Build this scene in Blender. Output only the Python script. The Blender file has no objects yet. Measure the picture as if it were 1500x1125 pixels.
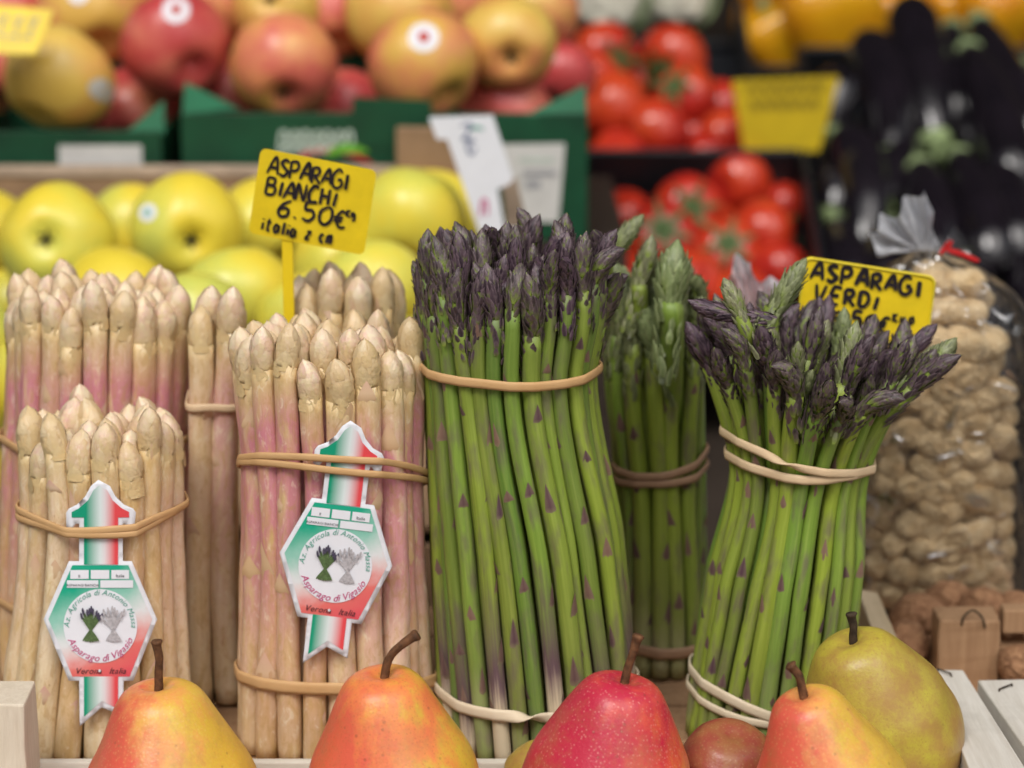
import bpy, math, random
import numpy as np
from mathutils import Vector, Matrix, noise as mnoise
from mathutils.bvhtree import BVHTree

random.seed(7)
rng = np.random.default_rng(7)
S = bpy.context.scene
COL = S.collection

# ------------------------------------------------------------------ camera
PITCH = math.radians(14.0)
CAM = Vector((0.0, -1.145, 0.4625))
LENS, SENS = 85.0, 36.0
FPX = 1500.0 * LENS / SENS
cd = bpy.data.cameras.new('camera'); cam = bpy.data.objects.new('camera', cd); COL.objects.link(cam)
cam.location = CAM; cam.rotation_euler = (math.pi/2 - PITCH, 0, 0)
cd.lens = LENS; cd.sensor_width = SENS; cd.clip_start = 0.05; cd.clip_end = 200
cd.dof.use_dof = True; cd.dof.focus_distance = 1.10; cd.dof.aperture_fstop = 5.6; cd.dof.aperture_blades = 9
S.camera = cam
# ------------------------------------------------------------------ light
SUN_EL, SUN_AZ = math.radians(50), math.radians(-28)      # from the upper left, behind the camera
w = bpy.data.worlds.new('World'); S.world = w; w.use_nodes = True
nt = w.node_tree; bg = nt.nodes['Background']
sky = nt.nodes.new('ShaderNodeTexSky'); sky.sky_type = 'NISHITA'; sky.sun_disc = False
sky.sun_elevation = SUN_EL; sky.sun_rotation = math.pi + SUN_AZ
sky.air_density = 1.0; sky.dust_density = 6.0; sky.ozone_density = 0.4
hs = nt.nodes.new('ShaderNodeHueSaturation'); hs.inputs['Saturation'].default_value = 0.30
nt.links.new(sky.outputs[0], hs.inputs['Color']); nt.links.new(hs.outputs[0], bg.inputs[0])
bg.inputs[1].default_value = 0.08
sd = bpy.data.lights.new('sun', 'SUN'); sun = bpy.data.objects.new('sun', sd); COL.objects.link(sun)
sd.energy = 1.5; sd.angle = math.radians(22); sd.color = (1.0, 0.965, 0.915)
sdir = Vector((math.sin(SUN_AZ)*math.cos(SUN_EL), -math.cos(SUN_AZ)*math.cos(SUN_EL), math.sin(SUN_EL)))
sun.rotation_euler = sdir.to_track_quat('Z', 'Y').to_euler(); sun.location = (-1, -1, 2)
S.view_settings.view_transform = 'Standard'; S.view_settings.look = 'None'
S.view_settings.exposure = 0.38; S.view_settings.gamma = 1.0
S.render.engine = 'CYCLES'
S.cycles.max_bounces = 6; S.cycles.transparent_max_bounces = 12; S.cycles.use_denoising = True

# ------------------------------------------------------------------ geometry of the view
RIGHT = Vector((1, 0, 0)); UP = Vector((0, math.sin(PITCH), math.cos(PITCH))); FWD = Vector((0, math.cos(PITCH), -math.sin(PITCH)))
def ray(px, py): return RIGHT*((px-750)/FPX) + UP*((562.5-py)/FPX) + FWD
def at(px, py, Y): d = ray(px, py); return CAM + d*((Y-CAM.y)/d.y)
def atz(px, py, Z): d = ray(px, py); return CAM + d*((Z-CAM.z)/d.z)
def depth(p): return (Vector(p)-CAM).dot(FWD)
def ppm(p): return FPX/depth(p)                       # pixels per metre at p

# ------------------------------------------------------------------ colour and material helpers
def lin(r, g, b):
    f = lambda c: (c/255/12.92) if c/255 <= .04045 else ((c/255+.055)/1.055)**2.4
    return (f(r), f(g), f(b), 1)
class NT:
    def __init__(s, name):
        s.m = bpy.data.materials.new(name); s.m.use_nodes = True; s.t = s.m.node_tree; s.b = s.t.nodes['Principled BSDF']
    def n(s, typ, **kw):
        nd = s.t.nodes.new('ShaderNode'+typ)
        for k, v in kw.items(): setattr(nd, k, v)
        return nd
    def l(s, a, b): s.t.links.new(a, b)
    def val(s, x, sock):
        if hasattr(x, 'is_linked') or hasattr(x, 'links'): s.l(x, sock)
        else: sock.default_value = x
    def math(s, op, a, b=0.0, clamp=False):
        nd = s.n('Math', operation=op); nd.use_clamp = clamp; s.val(a, nd.inputs[0]); s.val(b, nd.inputs[1]); return nd.outputs[0]
    def mix(s, f, a, b, mode='MIX'):
        nd = s.n('Mix', data_type='RGBA', blend_type=mode); s.val(f, nd.inputs[0]); s.val(a, nd.inputs[6]); s.val(b, nd.inputs[7]); return nd.outputs[2]
    def ramp(s, f, stops, interp='LINEAR'):
        nd = s.n('ValToRGB'); cr = nd.color_ramp; cr.interpolation = interp
        while len(cr.elements) < len(stops): cr.elements.new(0.5)
        for e, (p, c) in zip(cr.elements, stops):
            e.position = p; e.color = c if isinstance(c, tuple) else (c, c, c, 1)
        s.val(f, nd.inputs[0]); return nd.outputs[0]
    def attr(s, name, typ='GEOMETRY'):
        nd = s.n('Attribute', attribute_name=name, attribute_type=typ); return nd
    def obj(s): return s.n('TexCoord').outputs['Object']
    def rand(s): return s.n('ObjectInfo').outputs['Random']
    def mapv(s, v, scale=(1,1,1), loc=None):
        nd = s.n('Mapping'); s.l(v, nd.inputs[0]); nd.inputs['Scale'].default_value = scale
        if loc is not None: s.l(loc, nd.inputs['Location'])
        return nd.outputs[0]
    def noise(s, v, scale, detail=3, rough=.55, dist=0, w=None):
        nd = s.n('TexNoise'); 
        if w is not None: nd.noise_dimensions = '4D'; s.val(w, nd.inputs['W'])
        s.l(v, nd.inputs['Vector']); nd.inputs['Scale'].default_value = scale; nd.inputs['Detail'].default_value = detail
        nd.inputs['Roughness'].default_value = rough; nd.inputs['Distortion'].default_value = dist; return nd.outputs[0]
    def voro(s, v, scale, feature='F1'):
        nd = s.n('TexVoronoi', feature=feature); s.l(v, nd.inputs['Vector']); nd.inputs['Scale'].default_value = scale; return nd.outputs['Distance']
    def xyz(s, v): nd = s.n('SeparateXYZ'); s.l(v, nd.inputs[0]); return nd.outputs
    def bump(s, h, strength=.3, dist=.001):
        nd = s.n('Bump'); nd.inputs['Strength'].default_value = strength; nd.inputs['Distance'].default_value = dist
        s.l(h, nd.inputs['Height']); s.l(nd.outputs[0], s.b.inputs['Normal'])
    def fin(s, col, rough=.5, spec=.5, sss=0, sssr=(.006,.003,.0015), coat=0):
        s.val(col, s.b.inputs['Base Color']); s.val(rough, s.b.inputs['Roughness']); s.b.inputs['Specular IOR Level'].default_value = spec
        if sss: s.b.inputs['Subsurface Weight'].default_value = sss; s.b.inputs['Subsurface Radius'].default_value = sssr; s.b.inputs['Subsurface Scale'].default_value = 1.0
        if coat: s.b.inputs['Coat Weight'].default_value = coat; s.b.inputs['Coat Roughness'].default_value = .15
        return s.m
M = {}
def plain(name, col, rough=.6, spec=.4, var=.12, scale=60, bump=0):
    t = NT(name); o = t.obj(); nz = t.noise(o, scale, 4)
    c2 = tuple(x*(1-2.2*var) for x in col[:3])+(1,); c3 = tuple(min(1, x*(1+var)) for x in col[:3])+(1,)
    c = t.ramp(nz, [(.3, c2), (.7, c3)])
    if bump: t.bump(t.noise(o, scale*4, 3), bump, .0008)
    M[name] = t.fin(c, rough, spec); return M[name]

def mk_green_spear():
    t = NT('green_spear'); st = t.attr('st').outputs['Vector']; r = t.rand(); rw = t.math('MULTIPLY', r, 37.0)
    X = t.xyz(st)
    v = t.mapv(st, (1, 1, 60)); streak = t.noise(t.mapv(st, (2.2, 2.2, 14)), 1.6, 4, .6, w=rw)
    blot = t.noise(t.mapv(st, (.7, .7, 45)), 1.0, 3, .5, w=rw)
    g = t.ramp(streak, [(.25, (.095,.16,.016,1)), (.5, (.205,.285,.036,1)), (.75, (.36,.43,.085,1))])
    tint = t.ramp(r, [(0, (.15,.30,.04,1)), (.3, (.24,.30,.04,1)), (.55, (.34,.42,.04,1)), (.8,(.15,.17,.035,1)), (1, (.085,.20,.035,1))])
    g = t.mix(.55, g, tint)
    pur = t.ramp(blot, [(.50, 0.0), (.68, .65)])
    g = t.mix(pur, g, (.13,.085,.085,1))
    # purple foot fading to white, by the height above the cut; only on some spears
    h = t.math('ADD', X[2], t.math('MULTIPLY', t.math('SUBTRACT', r, .5), .03))
    foot = t.attr('foot', 'OBJECT').outputs['Fac']
    jag = t.math('MULTIPLY', t.math('SUBTRACT', streak, .5), .045); h = t.math('ADD', h, jag)
    pf = t.math('MULTIPLY', t.ramp(h, [(.042, 1.0), (.095, 0.0)]), foot)
    g = t.mix(pf, g, (.12,.07,.085,1))
    wf = t.math('MULTIPLY', t.ramp(h, [(.022, 1.0), (.040, 0.0)]), foot)
    g = t.mix(wf, g, (.62,.52,.36,1))
    top = t.ramp(X[2], [(.15, 0.0), (.23, .35)]); g = t.mix(top, g, (.12,.17,.05,1))
    t.bump(t.noise(t.mapv(st, (3.5, 3.5, 40)), 3, 3), .25, .0006)
    M['green_spear'] = t.fin(g, t.ramp(streak, [(.3,.36),(.7,.55)]), .45)
mk_green_spear()
def mk_green_tip(name, purple):
    t = NT(name); p = t.attr('pig').outputs['Color']; nd = t.n('SeparateColor'); t.l(p, nd.inputs[0]); row, rnd, edge = nd.outputs
    r = t.rand(); o = t.obj()
    dark = t.mix(r, (.026,.012,.024,1), (.040,.028,.026,1)) if purple else t.mix(r, (.11,.15,.05,1), (.15,.13,.085,1))
    lite = t.mix(r, (.120,.068,.100,1), (.135,.105,.09,1)) if purple else t.mix(r, (.25,.32,.13,1), (.30,.27,.17,1))
    c = t.mix(t.ramp(rnd, [(.15, 0.0), (.85, 1.0)]), dark, lite); c = t.mix(t.math('MULTIPLY', t.ramp(row, [(.0, 1.0), (.4, 0.0)]), .6), c, dark)  # bract bases darkened in the colour to imitate shading between them
    c = t.mix(t.math('MULTIPLY', t.math('POWER', edge, 2.0), .75), c, (.22,.155,.17,1) if purple else (.36,.40,.2,1))
    gl = t.math('MULTIPLY', t.ramp(row, [(.1, 1.0), (.55, 0.0)]), t.ramp(t.math('ADD', t.math('MULTIPLY', rnd, .6), t.math('MULTIPLY', r, .5)), [(.45, 0.0), (.8, .95)]))
    c = t.mix(gl, c, (.28,.38,.05,1))
    nz = t.noise(o, 3.2, 4, .7); c = t.mix(t.ramp(nz, [(.35, .35), (.65, 0.0)]), c, (.05,.035,.05,1) if purple else (.07,.085,.03,1))
    t.bump(t.noise(t.mapv(o, (6,6,1.5)), 1.0, 3), .5, .0008); M[name] = t.fin(c, .36, .5)
mk_green_tip('purple_tip', True); mk_green_tip('olive_tip', False)
def mk_scale_green():
    t = NT('scale_green'); p = t.attr('pig').outputs['Color']; nd = t.n('SeparateColor'); t.l(p, nd.inputs[0]); row, rnd, edge = nd.outputs
    r = t.rand(); c = t.mix(r, (.075,.034,.055,1), (.21,.12,.09,1))
    c = t.mix(t.math('MULTIPLY', edge, .35), c, (.30,.25,.15,1)); c = t.mix(t.ramp(row, [(0, .5), (.2, 0.0)]), c, (.30,.28,.14,1))
    M['scale_green'] = t.fin(c, .5, .4)
mk_scale_green()
def mk_white_spear():
    t = NT('white_spear'); st = t.attr('st').outputs['Vector']; v = t.attr('along').outputs['Fac']; r = t.rand(); rw = t.math('MULTIPLY', r, 53.0)
    pink = t.attr('pink', 'OBJECT').outputs['Fac']
    streak = t.noise(t.mapv(st, (1.6, 1.6, 16)), 1.4, 4, .6, w=rw); blot = t.noise(t.mapv(st, (.9, .9, 38)), 1.0, 4, .6, .6, w=rw)
    base = t.ramp(t.math('ADD', t.math('MULTIPLY', streak, .45), t.math('MULTIPLY', blot, .55)), [(.25, (.52,.33,.13,1)), (.45, (.71,.54,.27,1)), (.66, (.86,.76,.54,1))])
    base = t.mix(.5, base, t.ramp(r, [(0, (.74,.58,.36,1)), (.25, (.56,.34,.10,1)), (.5, (.84,.74,.53,1)), (.75, (.52,.30,.085,1)), (1, (.76,.58,.37,1))]))
    zone = t.ramp(v, [(.0, .1), (.3, .35), (.5, .8), (.86, 1.0), (.93, .6), (.98, .0)])
    pk = t.math('MULTIPLY', t.math('MULTIPLY', zone, t.ramp(blot, [(.30, 0.0), (.52, 1.0)])), pink, True)
    rose = t.mix(streak, (.44,.11,.18,1), (.72,.30,.36,1))
    c = t.mix(t.math('MULTIPLY', pk, .95), base, rose)
    yel = t.math('MULTIPLY', t.ramp(v, [(.84, 0.0), (.99, 1.0)]), .75); c = t.mix(yel, c, (.66,.48,.24,1))
    mot = t.noise(t.mapv(st, (1.5, 1.5, 120)), 1.0, 5, .65, 1.0, w=t.math('ADD', rw, 7.0))
    c = t.mix(t.ramp(mot, [(.50, 0.0), (.64, .5)]), c, (.50,.30,.10,1)); c = t.mix(t.ramp(mot, [(.32, .55), (.44, 0.0)]), c, (.84,.74,.55,1))
    sp = t.ramp(t.noise(t.mapv(st, (3, 3, 260)), 1.3, 3, .7, w=rw), [(.64, 0.0), (.74, .55)]); c = t.mix(sp, c, (.38,.21,.10,1))
    t.bump(t.noise(t.mapv(st, (5, 5, 22)), 2.2, 4), .35, .0008)
    M['white_spear'] = t.fin(c, .32, .5, .12, (.004,.002,.001))
mk_white_spear()
def mk_white_tip():
    t = NT('white_tip'); p = t.attr('pig').outputs['Color']; nd = t.n('SeparateColor'); t.l(p, nd.inputs[0]); row, rnd, edge = nd.outputs
    r = t.rand(); o = t.obj(); nz = t.noise(o, 1.6, 4, .6)
    c = t.mix(rnd, (.66,.47,.25,1), (.86,.74,.53,1)); c = t.mix(t.ramp(r, [(.2, .1), (.9, .55)]), c, (.60,.40,.17,1))
    c = t.mix(t.math('MULTIPLY', t.ramp(nz, [(.42, 0.0), (.7, .8)]), t.math('SUBTRACT', 1.0, r)), c, (.70,.40,.36,1))
    c = t.mix(t.ramp(row, [(.0, .12), (.3, 0.0)]), c, (.56,.38,.17,1))
    c = t.mix(t.math('MULTIPLY', t.ramp(t.noise(o, 4.5, 4, .7), [(.62, 0.0), (.76, .35)]), r), c, (.36,.2,.09,1))
    c = t.mix(t.math('MULTIPLY', t.math('POWER', edge, 3.0), .18), c, (.62,.40,.2,1))
    c = t.mix(t.ramp(t.math('DIVIDE', t.math('ADD', t.xyz(o)[2], t.math('MULTIPLY', nz, 1.2)), 3.6), [(.12, .95), (.7, .0)]), c, (.68,.50,.25,1)); t.bump(t.noise(o, 3.5, 4), .4, .0012); M['white_tip'] = t.fin(c, .34, .5, .12, (.004,.002,.001))
    t = NT('scale_white'); p = t.attr('pig').outputs['Color']; nd = t.n('SeparateColor'); t.l(p, nd.inputs[0]); row, rnd, edge = nd.outputs
    r = t.rand(); c = t.mix(r, (.62,.42,.22,1), (.74,.54,.38,1)); c = t.mix(t.ramp(row, [(.0,.7),(.4,0.0)]), c, (.60,.38,.2,1)); c = t.mix(t.math('MULTIPLY', t.ramp(row, [(.4,0.0),(.9,.6)]), r), c, (.62,.30,.28,1))
    M['scale_white'] = t.fin(c, .42, .45)
mk_white_tip()
def mk_pear(name, yel, mid, red, side, amount, speck, russet=.45):
    t = NT(name); o = t.obj(); X = t.xyz(o)
    nz = t.noise(o, 28, 4, .6); nz2 = t.noise(t.mapv(o, (90, 90, 22)), 1.0, 4, .65)
    d = t.math('ADD', t.math('MULTIPLY', X[0], side[0]), t.math('MULTIPLY', X[2], side[1]))
    d = t.math('ADD', d, t.math('MULTIPLY', t.math('SUBTRACT', nz, .5), 1.0)); d = t.math('ADD', d, t.math('MULTIPLY', t.math('SUBTRACT', nz2, .5), .9))
    d = t.math('ADD', d, amount)
    c = t.ramp(d, [(.25, yel), (.5, mid), (.8, red)])
    dots = t.ramp(t.voro(o, 560), [(.12, 1.0), (.34, 0.0)]); c = t.mix(t.math('MULTIPLY', dots, .32), c, speck); fine = t.ramp(t.noise(o, 900, 3, .7), [(.42, 0.0), (.62, .18)]); c = t.mix(fine, c, red)
    dk = t.ramp(t.voro(t.mapv(o, (1, 1, 1)), 150), [(.07, 1.0), (.14, 0.0)]); c = t.mix(t.math('MULTIPLY', dk, .35), c, (.12,.06,.02,1))
    rs = t.ramp(t.noise(o, 45, 6, .75), [(.62-russet*.3, 0.0), (.78-russet*.2, russet)]); c = t.mix(rs, c, (.34,.17,.055,1))
    t.bump(t.math('ADD', t.noise(o, 700, 2), t.math('MULTIPLY', t.noise(o, 60, 3), 2.0)), .22, .0006)
    M[name] = t.fin(c, .36, .45, .0)
mk_pear('pear_warm', (.66,.44,.05,1), (.74,.32,.09,1), (.66,.10,.06,1), (-18, -3), .80, (.75,.5,.2,1))
mk_pear('pear_orange', (.62,.44,.045,1), (.74,.24,.06,1), (.66,.11,.06,1), (-10, -5), 1.0, (.35,.09,.03,1))
mk_pear('pear_red', (.68,.28,.06,1), (.64,.085,.05,1), (.48,.02,.05,1), (-10, -2), .92, (.82,.42,.34,1))
mk_pear('pear_olive', (.46,.39,.045,1), (.42,.29,.05,1), (.34,.16,.045,1), (2, -5), .55, (.24,.13,.03,1), .8)
mk_pear('pear_dark', (.34,.13,.05,1), (.32,.06,.04,1), (.24,.03,.03,1), (-4, -2), .6, (.5,.3,.16,1))
plain('stem_brown', (.14,.06,.025,1), .7, .3, .3, 300, .5); plain('stem_dark', (.06,.04,.025,1), .8, .2, .3, 300, .5)
def mk_apple(name, a, b, cc, off):
    t = NT(name); o = t.obj(); r = t.rand(); rw = t.math('MULTIPLY', r, 91.0)
    nz = t.noise(o, .75, 3, .5, w=rw); nz2 = t.noise(t.mapv(o, (7, 7, 1.6)), 1.0, 4, .6, w=rw)
    d = t.math('ADD', t.math('ADD', t.math('MULTIPLY', t.math('SUBTRACT', nz, .5), 1.9), .5), t.math('MULTIPLY', t.math('SUBTRACT', nz2, .5), .35)); d = t.math('ADD', d, off)
    d = t.math('ADD', d, t.math('MULTIPLY', t.math('SUBTRACT', r, .5), .25)); d = t.math('ADD', d, t.math('MULTIPLY', t.xyz(o)[0], -.16))
    c = t.ramp(d, [(.28, a), (.52, b), (.78, cc)])
    c = t.mix(t.math('MULTIPLY', t.ramp(t.voro(o, 11), [(.06, 1.0), (.14, 0.0)]), .4), c, tuple(min(1, x*1.35) for x in a[:3])+(1,))
    M[name] = t.fin(c, .33, .5)
mk_apple('apple_golden', (.74,.58,.05,1), (.66,.60,.08,1), (.55,.57,.105,1), 0)
mk_apple('apple_blush', (.66,.40,.08,1), (.68,.27,.11,1), (.60,.13,.10,1), .02)
mk_apple('apple_yellowish', (.68,.46,.10,1), (.68,.38,.09,1), (.64,.22,.09,1), -.08)
mk_apple('apple_rosy', (.64,.30,.12,1), (.58,.14,.10,1), (.48,.06,.06,1), .08)
plain('calyx_dark', (.05,.045,.02,1), .8, .2, .3, 300)
mk_apple('tomato_skin', (.52,.055,.016,1), (.48,.034,.013,1), (.38,.018,.012,1), .05); M['tomato_skin'].node_tree.nodes['Principled BSDF'].inputs['Roughness'].default_value = .22
plain('tomato_green', (.07,.12,.035,1), .6, .3, .2, 200)
t = NT('eggplant_skin'); nz = t.noise(t.obj(), 20, 3); M['eggplant_skin'] = t.fin(t.ramp(nz, [(.3, (.006,.005,.007,1)), (.7, (.012,.009,.013,1))]), .13, .6, coat=.4)
plain('eggplant_cap', (.26,.34,.15,1), .55, .4, .2, 120)
mk_apple('pepper_skin', (.74,.38,.012,1), (.72,.33,.01,1), (.70,.26,.01,1), 0); M['pepper_skin'].node_tree.nodes['Principled BSDF'].inputs['Roughness'].default_value = .2
plain('cauliflower_curd', (.72,.69,.58,1), .8, .2, .08, 200, .6); plain('cauliflower_leaf', (.26,.34,.17,1), .55, .4, .15, 60)
def mk_wood(name, a, b, axis=0, rough=.75, sc=1.0):
    t = NT(name); o = t.obj(); r = t.rand(); s = [90*sc, 90*sc, 90*sc]; s[axis] = 7*sc
    g = t.noise(t.mapv(o, tuple(s)), 2.2, 6, .7, .8, w=t.math('MULTIPLY', r, 20.0)); f = t.noise(t.mapv(o, tuple(x*4 for x in s)), 3, 3)
    c = t.ramp(g, [(.3, a), (.7, b)]); c = t.mix(t.math('MULTIPLY', f, .25), c, tuple(x*.6 for x in a[:3])+(1,))
    st = t.ramp(t.noise(o, 25, 4, .6), [(.58, 0.0), (.75, .35)]); c = t.mix(st, c, tuple(x*.62 for x in a[:3])+(1,))
    t.bump(t.math('ADD', g, f), .35, .0006); M[name] = t.fin(c, rough, .25)
mk_wood('wood_pale', (.56,.47,.36,1), (.72,.64,.52,1), 2); mk_wood('wood_white', (.52,.48,.42,1), (.68,.65,.60,1), 1)
mk_wood('wood_rail', (.60,.55,.46,1), (.76,.71,.62,1), 0); mk_wood('wood_beige', (.50,.39,.25,1), (.64,.53,.37,1), 1)
mk_wood('wood_brown', (.30,.17,.09,1), (.44,.27,.15,1), 2); mk_wood('counter_wood', (.028,.02,.015,1), (.05,.036,.026,1), 0)
plain('cardboard', (.27,.17,.10,1), .85, .2, .08, 40); plain('cardboard_edge', (.42,.32,.24,1), .85, .2, .1, 60)
plain('box_green', (.003,.055,.022,1), .5, .4, .15, 30); plain('box_green_inside', (.014,.13,.06,1), .6, .3, .12, 30)
plain('added_shade_cloth', (.10,.12,.09,1), .9, .1, .05, 8); plain('black_plastic', (.010,.011,.014,1), .45, .4, .2, 30)
plain('paper_white', (.74,.75,.80,1), .55, .35, .02, 80); plain('sticker_grey', (.55,.54,.52,1), .6, .3, .04, 80); plain('print_grey', (.30,.30,.32,1), .7, .2, .05, 80)
plain('print_palegreen', (.46,.55,.48,1), .6, .3, .1, 200); plain('print_red', (.50,.05,.04,1), .6, .3, .1, 80); plain('print_lime', (.13,.38,.03,1), .6, .3, .1, 80)
plain('print_teal', (.09,.36,.27,1), .6, .3, .05, 80); plain('print_pink', (.52,.06,.20,1), .6, .3, .05, 80); plain('print_black', (.02,.018,.025,1), .6, .3, .1, 200)
plain('print_bluegrey', (.16,.19,.30,1), .6, .3, .05, 80); plain('print_sprig', (.10,.16,.06,1), .6, .3, .2, 900); plain('print_sprig_tip', (.07,.06,.10,1), .6, .3, .2, 900)
plain('print_pale_sprig', (.46,.44,.46,1), .6, .3, .15, 900); plain('print_faint', (.50,.52,.60,1), .6, .3, .1, 80)
plain('ink', (.016,.010,.014,1), .5, .4, .3, 150)
def mk_sign(name, c0):
    t = NT(name); o = t.obj(); nz = t.noise(o, 30, 5, .65); c = t.ramp(nz, [(.3, tuple(x*.8 for x in c0[:3])+(1,)), (.6, c0)])
    t.bump(t.noise(o, 120, 3), .15, .0005); M[name] = t.fin(c, .42, .45)
mk_sign('sign_yellow', (.80,.58,.012,1)); mk_sign('sign_rim', (.82,.66,.03,1)); mk_sign('sign_olive', (.26,.19,.012,1)); mk_sign('sign_dull', (.56,.40,.010,1))
def mk_band(name, a, b):
    t = NT(name); o = t.obj(); c = t.mix(t.noise(o, 70, 4), a, b); t.bump(t.noise(t.mapv(o, (1,1,6)), 160, 3), .3, .0004); M[name] = t.fin(c, .55, .35, .0)
mk_band('band_tan', (.50,.28,.11,1), (.62,.40,.20,1)); mk_band('band_cream', (.62,.50,.34,1), (.72,.62,.47,1)); mk_band('band_brown', (.30,.17,.10,1), (.42,.26,.16,1)); mk_band('band_pale', (.64,.44,.26,1), (.74,.58,.38,1))
def mk_strip():
    t = NT('print_tricolour'); X = t.xyz(t.attr('st').outputs['Vector'])
    f = t.math('ADD', t.math('DIVIDE', X[0], 52.0), .5)
    c = t.ramp(f, [(.10, (.005,.30,.17,1)), (.50, (.66,.74,.74,1)), (.62, (.72,.66,.68,1)), (.92, (.72,.07,.08,1))]); M['print_tricolour'] = t.fin(c, .5, .35)
    t = NT('print_diagonal'); X = t.xyz(t.attr('st').outputs['Vector'])
    d = t.math('ADD', t.math('MULTIPLY', X[0], .42), t.math('MULTIPLY', X[1], -.9)); nz = t.noise(t.attr('st').outputs['Vector'], .03, 3)
    d = t.math('ADD', d, t.math('MULTIPLY', t.math('SUBTRACT', nz, .5), 40.0)); f = t.math('ADD', t.math('DIVIDE', d, 190.0), .5)
    c = t.ramp(f, [(.14, (.01,.36,.22,1)), (.33, (.26,.54,.44,1)), (.50, (.70,.72,.73,1)), (.60, (.72,.56,.55,1)), (.74, (.72,.16,.14,1)), (.95, (.70,.08,.11,1))]); M['print_diagonal'] = t.fin(c, .5, .35)
mk_strip()
def mk_peanut():
    t = NT('peanut_shell'); o = t.obj(); r = t.rand(); nz = t.noise(o, 1.4, 4, .6)
    c = t.mix(t.ramp(nz, [(.3, 0.0), (.7, 1.0)]), t.mix(r, (.52,.34,.16,1), (.66,.47,.25,1)), (.82,.66,.42,1))
    br = t.n('TexVoronoi', feature='DISTANCE_TO_EDGE'); t.l(t.mapv(o, (3.0, 3.0, 1.7)), br.inputs['Vector']); br.inputs['Scale'].default_value = 1.0
    pit = t.ramp(br.outputs['Distance'], [(.0, 0.0), (.2, 1.0)]); c = t.mix(t.math('MULTIPLY', pit, .35), c, (.46,.30,.14,1))
    t.bump(t.math('SUBTRACT', 1.0, pit), .8, .0013); M['peanut_shell'] = t.fin(c, .8, .2)
    t = NT('walnut_shell'); o = t.obj(); nz = t.noise(o, 2.2, 4, .6, 1.2); t.bump(nz, 1.0, .005)
    M['walnut_shell'] = t.fin(t.ramp(nz, [(.3, (.22,.10,.05,1)), (.65, (.42,.23,.12,1))]), .7, .25)
mk_peanut()
def mk_film(name, haze, gl):
    m = bpy.data.materials.new(name); m.use_nodes = True; t = m.node_tree; t.nodes.clear(); n = t.nodes.new; l = t.links.new
    out = n('ShaderNodeOutputMaterial'); tr = n('ShaderNodeBsdfTransparent'); tr.inputs[0].default_value = (.97,.97,.97,1)
    di = n('ShaderNodeBsdfDiffuse'); di.inputs[0].default_value = (.78,.80,.86,1); tl = n('ShaderNodeBsdfTranslucent'); tl.inputs[0].default_value = (.78,.80,.86,1)
    hz = n('ShaderNodeMixShader'); hz.inputs[0].default_value = .5; l(di.outputs[0], hz.inputs[1]); l(tl.outputs[0], hz.inputs[2])
    a = n('ShaderNodeMixShader'); a.inputs[0].default_value = haze; l(tr.outputs[0], a.inputs[1]); l(hz.outputs[0], a.inputs[2])
    g = n('ShaderNodeBsdfGlossy'); g.inputs['Roughness'].default_value = .16; fr = n('ShaderNodeFresnel'); fr.inputs[0].default_value = gl
    b = n('ShaderNodeMixShader'); rp = n('ShaderNodeValToRGB'); rp.color_ramp.elements[0].position = .56; rp.color_ramp.elements[0].color = (0,0,0,1); rp.color_ramp.elements[1].position = .66; rp.color_ramp.elements[1].color = (.5,.5,.5,1); ad = n('ShaderNodeMath'); ad.use_clamp = True; l(fr.outputs[0], ad.inputs[0]); l(rp.outputs[0], ad.inputs[1]); l(ad.outputs[0], b.inputs[0]); l(a.outputs[0], b.inputs[1]); l(g.outputs[0], b.inputs[2])
    tc = n('ShaderNodeTexCoord'); nz = n('ShaderNodeTexNoise'); nz.inputs['Scale'].default_value = 38; nz.inputs['Distortion'].default_value = 1.5; l(tc.outputs['Object'], nz.inputs['Vector'])
    bp = n('ShaderNodeBump'); bp.inputs['Strength'].default_value = .6; bp.inputs['Distance'].default_value = .012; l(nz.outputs[0], bp.inputs['Height']); l(nz.outputs[0], rp.inputs[0])
    l(bp.outputs[0], g.inputs['Normal']); l(bp.outputs[0], fr.inputs['Normal']); l(b.outputs[0], out.inputs[0]); M[name] = m
mk_film('clear_film', .03, 1.22); mk_film('cloudy_film', .78, 1.5)
plain('red_tie', (.55,.02,.02,1), .4, .4, .05, 80)

# ------------------------------------------------------------------ object helpers
def tag(o, label, cat, group=None):
    o['label'] = label; o['category'] = cat
    if group: o['group'] = group
    return o
def empty(name, loc, label=None, cat=None, group=None):
    o = bpy.data.objects.new(name, None); COL.objects.link(o); o.location = loc; o.empty_display_size = .01
    if label: tag(o, label, cat, group)
    return o
class MB:
    def __init__(s): s.v = []; s.f = []; s.mi = []; s.at = {}
    def add(s, v, f, mi=0, **at):
        k = len(s.v); s.v += [tuple(p) for p in v]; s.f += [tuple(i+k for i in q) for q in f]; s.mi += [mi]*len(f)
        for a, val in at.items(): s.at.setdefault(a, []); s.at[a] += list(val)
        return s
    def mesh(s, name, mats, off=(0,0,0), smooth=True):
        me = bpy.data.meshes.new(name); o = Vector(off)
        me.from_pydata([tuple(Vector(p)-o) for p in s.v], [], s.f)
        for a, val in s.at.items():
            if len(val) != len(s.v): continue
            val = np.array(val, dtype=np.float32)
            if val.ndim == 1: me.attributes.new(a, 'FLOAT', 'POINT').data.foreach_set('value', val)
            elif val.shape[1] == 3: me.attributes.new(a, 'FLOAT_VECTOR', 'POINT').data.foreach_set('vector', val.ravel())
            else: me.attributes.new(a, 'FLOAT_COLOR', 'POINT').data.foreach_set('color', val.ravel())
        for m in (mats if isinstance(mats, (list, tuple)) else [mats]): me.materials.append(M[m])
        if smooth: me.polygons.foreach_set('use_smooth', [True]*len(me.polygons))
        if any(s.mi): me.polygons.foreach_set('material_index', s.mi)
        me.update(); return me
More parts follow.
